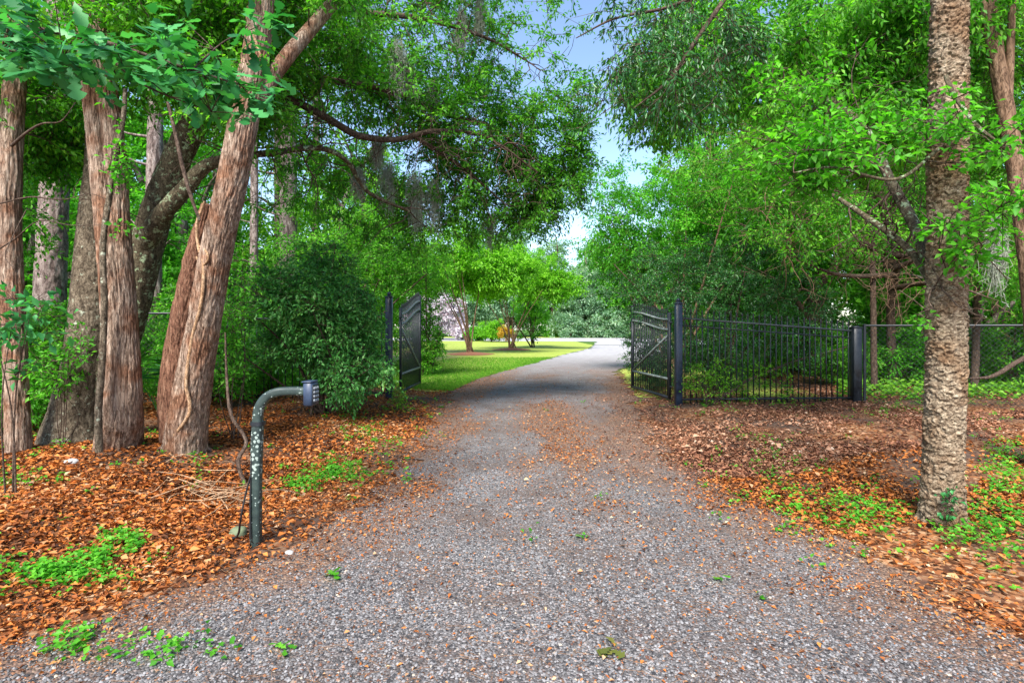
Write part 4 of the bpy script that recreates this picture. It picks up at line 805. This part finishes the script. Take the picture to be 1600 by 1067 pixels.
def rock(name, label, c, s_, mt, seed, group=None):
    n1, n2 = 14, 10; V = []
    for a in range(n2 + 1):
        for b in range(n1):
            p = np.array([math.cos(b * 2 * PI / n1) * math.sin(a * PI / n2), math.sin(b * 2 * PI / n1) * math.sin(a * PI / n2), math.cos(a * PI / n2)])
            k = .75 + .6 * (float(fbm(p[0] * 1.5 + 9, p[1] * 1.5 + 9, p[2] * 1.5 + 9, seed)) - .3); V.append(p * k * np.array(s_) + np.array(c))
    q = MB(); q.add(V, [(a * n1 + b, (a + 1) * n1 + b, (a + 1) * n1 + (b + 1) % n1, a * n1 + (b + 1) % n1) for a in range(n2) for b in range(n1)])
    return tag(q.build(name, M[mt], None, seed % 2 == 0), label, 'rock', group)
g_ = G(372, 3.85); rock('rock', 'small mossy green rock at the foot of the keypad post', g_ + [0, 0, .03], (.07, .06, .06), 'moss_rock', 2)
g_ = G(112, 5.3); rock('rock', 'flat pale grey rock on the leaves in front of the dark oak', g_ + [0, 0, .02], (.085, .06, .045), 'rock', 3)
g_ = G(38, 3.3); rock('rock', 'tan rounded rock among the orange leaves at the left edge', g_ + [0, 0, .01], (.055, .04, .03), 'tan_rock', 4)
g_ = G(648, 7.9); rock('rock', 'small pale stone lying at the left side of the drive', G(452, 3.55) + [0, 0, .012], (.035, .03, .022), 'rock', 5)

# ------------------------------------------------------------------ Spanish moss
def moss(px, py, Yd, ln, wd, label, seed, n_=160):
    rr = np.random.default_rng(seed); o = P(px, py, Yd); q = MB(); A_, B_ = [], []
    for k in range(n_):
        p = o + np.array([rr.normal() * wd * .35, rr.normal() * wd * .35, 0]); tl_ = ln * (.35 + .65 * rr.random()) * (1 - .5 * min(1, abs(p[0] - o[0]) / wd)); m_ = 6; p[2] -= rr.random() * ln * .3
        for j_ in range(m_):
            e = p + np.array([rr.normal() * .018, rr.normal() * .018, -tl_ / m_]); A_.append(p); B_.append(e)
            c = e + np.array([rr.normal() * .03, rr.normal() * .03, -.03]); A_.append(e); B_.append(c); p = e
    prisms(q, A_, B_, .0035, .002, rr.random(len(A_))[:, None].repeat(3, 1).reshape(-1)); return tag(q.build('spanish_moss', M['moss'], None), label, 'moss', 'clumps of Spanish moss')
MO = [(608, 250, 8.2, .75, .16, 'grey moss tress hanging lowest left of the drive'), (650, 262, 8.4, 1.0, .18, 'long grey moss tress beside the azalea top under the oak limb'), (678, 275, 8.6, .9, .14, 'grey moss tress just above the left gate leaf'), (622, 60, 7.6, .8, .14, 'grey moss tress high in the live oak, upper one of the left pair'), (640, 95, 7.8, .6, .10, 'short grey moss tress below the high left pair'), (720, 10, 8.2, .8, .10, 'grey moss tress at the top of the live oak crown'), (750, -10, 8.4, .7, .09, 'grey moss tress at the top right of the live oak crown'), (590, 215, 7.8, .45, .10, 'short moss tuft under the middle oak limb'),
      (765, 330, 9.2, .6, .12, 'moss tuft at the tip of the low oak limb'), (1556, 335, 6.6, .9, .085, 'thick grey moss beard between the corky tree and the right edge'), (680, 120, 8.2, .6, .10, 'moss tuft in the middle of the live oak crown'), (560, 260, 7.8, .5, .10, 'moss tuft above the azalea, left of the others')]
for k, a in enumerate(MO): moss(*a[:5], a[5], k + 50, 200 if k == 9 else 110)

# ------------------------------------------------------------------ foreground oak branch with large lobed leaves
def lobed(seed, ln=1.0):
    rr = np.random.default_rng(seed); s = np.array([0, .08, .2, .32, .42, .54, .66, .8, .92, 1.0]); w_ = np.array([.012, .03, .10, .17, .10, .24, .15, .27, .16, .0]) * (1 + .15 * rr.normal(size=10))
    V = [];
    for a, b in zip(s, w_):
        dz = -.12 * a * a; V += [(a, b, dz + .08 * b), (a, 0, dz), (a, -b * (1 + .1 * rr.normal()), dz + .08 * b)]
    Fs = []
    for k in range(9):
        o = k * 3; Fs += [(o, o + 1, o + 4, o + 3), (o + 1, o + 2, o + 5, o + 4)]
    return np.array(V) * ln, Fs
def lobed_meshes(mt, seed0, n_=6, col=None):
    out = []
    for k in range(n_):
        V, Fs = lobed(seed0 + k); q = MB(); q.add(V, Fs, (k + .5) / n_); out.append(q.mesh('leaf', M[mt]))
    return out
LM = lobed_meshes('teal_leaf', 900)
from mathutils import Matrix
def place_leaf(me, parent, pos, ax, nm, ln):
    o = link('leaf', me, parent); ax = unit(ax); y_ = unit(np.cross(nm, ax)); z_ = np.cross(ax, y_)
    Mx = Matrix(((ax[0] * ln, y_[0] * ln, z_[0] * ln, pos[0]), (ax[1] * ln, y_[1] * ln, z_[1] * ln, pos[1]), (ax[2] * ln, y_[2] * ln, z_[2] * ln, pos[2]), (0, 0, 0, 1)))
    o.matrix_local = Mx; return o
def lobed_branch(name, label, limbs_, spots, n_obj, n_stuff, size, seed, mt='teal_leaf', lms=None):
    t = thing(name, label, 'tree branch'); rr = np.random.default_rng(seed); tb = MB(); nodes = []
    for L in limbs_: nodes.append(limb(tb, [P(*a[:3]) for a in L], [a[3] for a in L], 8, .03)[0])
    nodes = np.concatenate(nodes); tot = n_obj + n_stuff; st = MB(); tw_ = []
    k = 0
    while k < tot:
        s = spots[rr.choice(len(spots), p=np.array([q[5] for q in spots]) / sum(q[5] for q in spots))]
        c = P(s[0] + rr.normal() * s[3] * .5, s[1] + rr.normal() * s[4] * .5, s[2] + rr.normal() * .22)
        nd = nodes[np.argmin(np.linalg.norm(nodes - c, axis=1))]; tw_.append((nd, c)); d0 = unit(c - nd)
        for _ in range(min(7, tot - k)):
            ax = unit(d0 * .5 + unit(rr.normal(size=3)) * [1, 1, .5] - [0, 0, .25]); nm = unit(np.array([0, -.35, 1]) + rr.normal(size=3) * .35); ln = size * (.7 + .5 * rr.random()); pos = c + rr.normal(size=3) * .03
            if k < n_obj: place_leaf(lms[rr.integers(len(lms))], t, pos, ax, nm, ln)
            else:
                V, Fs = lobed(int(rr.integers(1000))); y_ = unit(np.cross(nm, ax)); z_ = np.cross(ax, y_); st.add(pos + (V * ln) @ np.stack([ax, y_, z_]), Fs, rr.random())
            k += 1
    prisms(tb, [a for a, b in tw_], [b for a, b in tw_], .004, .002); tb.build('twigs', M['twig_bark'], t, True)
    if n_stuff: tag(st.build('foliage', M[mt], t), None, None, None, 'stuff')
lobed_branch('oak_branch', 'near oak branch with big lobed blue-green leaves across the upper left', [[(-160, -40, 2.6, .02), (-20, 30, 2.8, .016), (140, 60, 2.9, .012), (300, 110, 3.1, .008), (430, 150, 3.3, .004)], [(140, 60, 2.9, .01), (220, 130, 3.0, .006), (330, 175, 3.1, .003)], [(-100, 60, 2.6, .012), (20, 80, 2.7, .007), (100, 90, 2.8, .004)], [(300, 110, 3.1, .006), (360, 60, 3.3, .004), (420, 50, 3.5, .002)]],
             [(20, 40, 2.75, 90, 60, 1.3), (60, 90, 2.75, 60, 22, .6), (150, 90, 2.9, 60, 40, 1.2), (230, 110, 3.0, 60, 35, 1.1), (310, 130, 3.1, 60, 35, 1.0), (390, 130, 3.3, 55, 35, .7), (390, 55, 3.4, 40, 25, .4), (340, 165, 3.1, 40, 12, .3), (250, 60, 3.0, 60, 30, .5)], 298, 420, .12, 77, lms=LM)
shrub('laurel_sapling', 'young laurel with glossy blue-green leaves in front of the leftmost trunk', 'bush', G(18, 4.6), [B(32, 500, 4.6, 38, 40, .25), B(10, 540, 4.6, 20, 60, .2, .4)], 22, 260, .10, .05, 'teal_leaf', 601, 3, .008, .3, .12, tr_=.005)
shrub('seedling', 'leafy seedling growing between the leftmost trunk and the dark oak', 'plant', G(95, 6.1), [B(95, 560, 6.1, 35, 55, .3)], 50, 900, .06, .026, 'fresh_leaf', 602, 5, .006, .3, .15, tr_=.004)
shrub('seedling', 'leafy sapling between the leaning trunk and the azalea bush', 'plant', G(365, 6.6), [B(362, 540, 6.6, 22, 90, .3), B(372, 440, 6.6, 22, 70, .3, .6)], 90, 1800, .055, .026, 'fresh_leaf', 603, 5, .008, .3, .18, tr_=.004)
shrub('climbing_plant', 'small leafy creeper clinging to the shaggy twin trunk', 'vine', P(180, 330, 5.4), [B(186, 250, 5.42, 12, 60, .05), B(190, 350, 5.42, 18, 12, .05, .3)], 22, 260, .055, .04, 'fresh_leaf', 604, 2, .004, .2, .1, tr_=.003)
shrub('ivy_sprig', 'ivy sprig climbing the foot of the corky trunk', 'vine', G(1478, 3.92), [B(1484, 785, 3.95, 6, 26, .02), B(1486, 815, 3.93, 9, 6, .04, .4)], 12, 90, .038, .03, 'teal_leaf', 605, 2, .003, .2, .06, tr_=.002)
shrub('ivy_sprig', 'ivy sprig climbing the corky trunk at fence height', 'vine', P(1440, 520, 4.1), [B(1443, 505, 4.08, 8, 22, .04)], 8, 60, .05, .036, 'fresh_leaf', 606, 2, .003, .2, .06, tr_=.002)
shrub('seedling', 'lime green wispy seedling in front of the left gate leaf', 'plant', G(622, 9.3), [B(624, 625, 9.3, 10, 20, .12)], 26, 500, .05, .014, 'lime_leaf', 607, 4, .004, .2, .12, tr_=.003)

# ------------------------------------------------------------------ ground litter, gravel stones, weeds
def scatter_xy(n_, seed, ymin, ymax, xmax=None):
    r = np.random.default_rng(seed); y = ymin * (ymax / ymin) ** (r.random(n_) ** .9); hw = np.minimum(y * 1.0 + .3, 14); x = (r.random(n_) * 2 - 1) * hw
    return r, x, y
def dens(x, y):
    l = edge(L_EDGE, y); r = edge(R_EDGE, y); n1 = fbm(x * 1.3, y * 1.3, 0, 61, 4); d = np.minimum(x - l, r - x) + (n1 - .5) * 1.5   # >0 inside the drive
    on = .04 + .42 * brown(x, y) * sst(2.6, 4.5, y) * (1 - .6 * track(x, y)) + .04 * sst(6, 10, y)
    out = np.clip(.12 + 1.0 * sst(.34, .60, fbm(x * .9, y * .9, 0, 63, 4)), 0, 1); out = out * (1 - .8 * gauss(x, y, 7, 7.3, 4.2, .5))
    k = sst(-.6, .5, d); f = out * (1 - k) + on * k
    f = np.where((y > 12.8) & (x < l) & (x > l - 3.5 - y * .1), .02, f); f = np.where(y > 16, f * .3, f); return f
mb = MB(); r_, x, y = scatter_xy(400000, 71, 1.9, 20); k = r_.random(len(x)) < dens(x, y) * (.40 + .6 * sst(2, 6, y)) ; x, y = x[k], y[k]; n_ = len(x)
right = (x > 1.2) & (y > 4.6 + .4 * x); z = terrain(x, y) + .014 + r_.random(n_) * .022
a = r_.random(n_) * 2 * PI; ax = np.stack([np.cos(a), np.sin(a), r_.normal(size=n_) * .24], -1); nm = np.stack([r_.normal(size=n_) * .38, r_.normal(size=n_) * .38, np.ones(n_)], -1)
s_ = (.55 + .75 * r_.random(n_)) * (.75 + .25 * sst(2, 5, y)); pos = np.stack([x, y, z], -1); rnd = np.clip(.05 + .58 * r_.random(n_) + .50 * (fbm(x * .9, y * .9, 0, 64) - .45) + .25 * (r_.random(n_) ** 6), 0, 1)
drv = sst(-.3, .2, np.minimum(x - edge(L_EDGE, y), edge(R_EDGE, y) - x)); s_ = s_ * (1 - .4 * drv)
k1 = ~right; s_ = s_ * np.where(r_.random(n_) < .35, .5, 1.08) * np.where(r_.random(n_) < .06, 1.45, 1); wf = .5 + 1.1 * r_.random(n_)
leaves(mb, pos[k1], ax[k1], nm[k1], .051 * s_[k1], .0215 * s_[k1] * wf[k1], rnd[k1], .38)
tag(mb.build('leaf_litter', M['litter']), 'orange and brown dead leaves covering the ground left of the drive and around the corky tree', 'fallen leaves', None, 'stuff')
mb = MB(); leaves(mb, pos[right], ax[right], nm[right], .052 * s_[right], .024 * s_[right] * wf[right], rnd[right], .35)
tag(mb.build('leaf_litter', M['red_litter']), 'dull reddish brown leaf litter in front of the right iron fence', 'fallen leaves', None, 'stuff')
print('litter', n_)
# pine needles / twigs
r_ = np.random.default_rng(81); n_ = 3200; _, x, y = scatter_xy(n_, 82, 2.0, 12); a = r_.random(n_) * 2 * PI; L_ = .04 + .07 * r_.random(n_); z = terrain(x, y) + .03 + .01 * r_.random(n_)
A_ = np.stack([x, y, z], -1); B_ = A_ + np.stack([np.cos(a) * L_, np.sin(a) * L_, r_.normal(size=n_) * .01], -1)
mb = MB(); prisms(mb, A_, B_, .0012, .0008); tag(mb.build('pine_needles', M['dead']), 'dry pine needles and bits of twig strewn over the drive and leaves', 'needles', None, 'stuff')
# gravel stones near the viewer
r_, x, y = scatter_xy(120000, 91, 1.9, 7.5); l_ = edge(L_EDGE, y); rr_ = edge(R_EDGE, y); d = np.minimum(x - l_, rr_ - x) + (fbm(x * 2, y * 2, 0, 92) - .5) * .5
k = (d > -.1) & (r_.random(len(x)) < .8 * (1 - .65 * track(x, y)) * (1 - .6 * brown(x, y))) ; x, y = x[k][:62000], y[k][:62000]; n_ = len(x); s_ = (.0045 + .006 * r_.random(n_) ** 2)
oc = np.array([(1, 0, 0), (-.2, 1, 0), (-1, -.1, 0), (.1, -1, 0), (0, .1, .8), (0, 0, -.6)]); a = r_.random(n_) * 2 * PI
V = oc[None] * (.7 + .6 * r_.random((n_, 6, 1))) * s_[:, None, None]; ca, sa = np.cos(a)[:, None], np.sin(a)[:, None]
V = np.stack([V[..., 0] * ca - V[..., 1] * sa, V[..., 0] * sa + V[..., 1] * ca, V[..., 2]], -1) + np.stack([x, y, terrain(x, y) + .012 + .003 + ruts(x, y)], -1)[:, None]
ff = np.array([(0, 1, 4), (1, 2, 4), (2, 3, 4), (3, 0, 4)])[None] + (np.arange(n_) * 6)[:, None, None]
mb = MB(); mb.add(V.reshape(-1, 3), ff.reshape(-1, 3), np.repeat(r_.random(n_), 4)); tag(mb.build('gravel_stones', M['pebble']), 'loose grey gravel stones lying on the near part of the drive', 'gravel', None, 'stuff')
# weeds: rosettes of small leaves in patches
r_ = np.random.default_rng(95); patches = [(85, 905, 55, 9, 2.5), (190, 855, 20, 8, .8), (150, 880, 20, 6, .8), (530, 735, 40, 14, 2.2), (480, 745, 22, 8, 1.2), (575, 690, 40, 20, 1.2), (545, 655, 60, 15, .8), (1260, 780, 60, 35, 1.4), (1350, 800, 50, 18, 1.4), (1210, 720, 40, 20, .6), (1560, 780, 40, 50, 2), (1540, 830, 40, 25, 1.2), (1570, 720, 30, 30, 1.2), (1400, 640, 40, 10, .8), (1120, 632, 60, 5, .8), (1240, 628, 90, 5, 1), (60, 690, 60, 30, 1.6), (200, 710, 70, 12, 1.3), (20, 770, 30, 15, .6), (1500, 628, 100, 8, 1.5), (110, 1010, 30, 15, .25), (300, 730, 60, 15, .4), (240, 1030, 60, 12, .3), (400, 650, 70, 25, .6), (1090, 645, 60, 8, .2), (660, 640, 20, 20, .5), (1190, 690, 30, 8, .3), (930, 800, 60, 30, .05)]
cx, cy = [], []
for (px, py, sx_, sy_, w_) in patches:
    for k in range(int(48 * w_)):
        qx, qy = px + r_.standard_t(4) * sx_ * .75, py + r_.standard_t(4) * sy_ * .75
        if qy < 600: continue
        Yd = CAM_H * F / (qy - 512); cx.append((qx - 800) / F * Yd); cy.append(Yd)
cx, cy = np.array(cx), np.array(cy); n_ = len(cx); m_ = 9; h = .025 + .07 * r_.random(n_)
pos = np.stack([cx, cy, terrain(cx, cy) + .01], -1)[:, None] + np.concatenate([r_.normal(size=(n_, m_, 2)) * .03, (r_.random((n_, m_, 1)) * h[:, None, None])], -1)
a = r_.random((n_, m_)) * 2 * PI; ax = np.stack([np.cos(a), np.sin(a), .25 + r_.normal(size=(n_, m_)) * .3], -1); nm = np.stack([r_.normal(size=(n_, m_)) * .3, r_.normal(size=(n_, m_)) * .3 - .2, np.ones((n_, m_))], -1)
mb = MB(); ss = .6 + .6 * r_.random(n_ * m_); leaves(mb, pos.reshape(-1, 3), ax.reshape(-1, 3), nm.reshape(-1, 3), (.036 * ss), .024 * ss, np.clip(np.repeat(r_.random(n_), m_) * .7 + .3 * r_.random(n_ * m_), 0, 1))
tag(mb.build('weeds', M['fresh_leaf']), 'small bright green weeds and seedlings poking through the dead leaves', 'weeds', None, 'stuff')
# ground cover behind the fences
r_ = np.random.default_rng(97); n_ = 15000; y = 10.9 + r_.random(n_) * 12; left = r_.random(n_) < .4; x = np.where(left, -3.5 - r_.random(n_) * (y * .9), y * .60 + r_.random(n_) * y * .55)
pos = np.stack([x, y, terrain(x, y) + r_.random(n_) * .2], -1); a = r_.random(n_) * 2 * PI; ax = np.stack([np.cos(a), np.sin(a), .5 + 0 * a], -1); nm = r_.normal(size=(n_, 3)) * .4 + [0, -.3, 1]
mb = MB(); leaves(mb, pos, ax, nm, .14, .07, r_.random(n_)); tag(mb.build('ground_cover', M['grassy']), 'knee-high green ground cover under the trees behind the fences', 'ground cover', None, 'stuff')
# lawn grass blades along the drive
r_ = np.random.default_rng(98); n_ = 30000; y = 12.6 + r_.random(n_) ** 1.5 * 14; x = edge(L_EDGE, y) - .1 - r_.random(n_) ** 1.6 * 4.5 + (r_.random(n_) - .3) * .2; pos = np.stack([x, y, terrain(x, y) + .005], -1); a = r_.random(n_) * 2 * PI
mb = MB(); leaves(mb, pos, np.stack([np.cos(a) * .5, np.sin(a) * .5, 1 + 0 * a], -1), np.stack([np.sin(a), -np.cos(a), .3 + 0 * a], -1), .05 + .04 * r_.random(n_), .012, r_.random(n_)); tag(mb.build('grass', M['grassy']), 'short grass blades along the edge of the lawn', 'grass', None, 'stuff')
# dead twigs pile on the bank
r_ = np.random.default_rng(99); tp = MB()
for k in range(34):
    c = G(345 + r_.normal() * 38, 4.9 + r_.normal() * .22) + [0, 0, .05 + .07 * r_.random()]; a = r_.random() * PI; L_ = .15 + .35 * r_.random(); d = np.array([math.cos(a), math.sin(a) * .6, r_.normal() * .15]) * L_
    tube(tp, [c - d, c + r_.normal(size=3) * .04, c + d], [.006, .005, .002], 5, .06)
tag(tp.build('twig_pile', M['vine_bark'], None, True), 'heap of dead bare twigs on the bank left of the keypad post', 'twigs')
# fallen green sprigs on the gravel
GM = lobed_meshes('fresh_leaf', 930, 3); M['olive_leaf'] = leaf_mat('olive_leaf', [(.05, .07, .012), (.14, .15, .03), (.22, .20, .05)], .2); OM = lobed_meshes('olive_leaf', 940, 2)
for k, (px, py, s_, lab, ms) in enumerate([(955, 1022, .075, 'curled olive oak sprig lying on the near gravel in the middle', OM), (520, 906, .07, 'fresh green oak sprig lying on the gravel right of the keypad post', GM), (913, 846, .05, 'small pale green sprig on the gravel in the middle distance', GM), (1128, 911, .045, 'small green leaf sprig on the right half of the gravel', GM), (447, 1020, .055, 'bright green leaf cluster on the gravel at the lower left', GM), (1345, 838, .06, 'pale sprig at the foot of the bank left of the corky tree', GM), (1187, 938, .04, 'tiny green leaf pair on the gravel right of centre', GM)]):
    Yd = CAM_H * F / (py - 512); g_ = G(px, Yd); t = thing('leaf_sprig', lab, 'fallen leaves', tuple(g_), 'green sprigs fallen on the gravel'); rr = np.random.default_rng(k)
    q = MB(); tube(q, [(-s_ * .8, 0, .02), (0, .01, .024), (s_ * .6, 0, .02)], [.0025, .002, .001], 5); q.build('twig', M['twig_bark'], t)
    for j_ in range(5): a = rr.random() * 2 * PI; place_leaf(ms[j_ % len(ms)], t, (rr.normal() * s_ * .3, rr.normal() * s_ * .2, .024 + .004 * j_), (math.cos(a), math.sin(a), .15), np.array([rr.normal() * .3, rr.normal() * .3, 1]), s_ * (.8 + .4 * rr.random()))

for o in bpy.data.objects:
    if o.type == 'MESH' and o.parent is not None and o.name.split('.')[0] in ('twigs', 'branches', 'crown', 'foliage', 'near_leaves', 'stems'): o['kind'] = 'stuff'
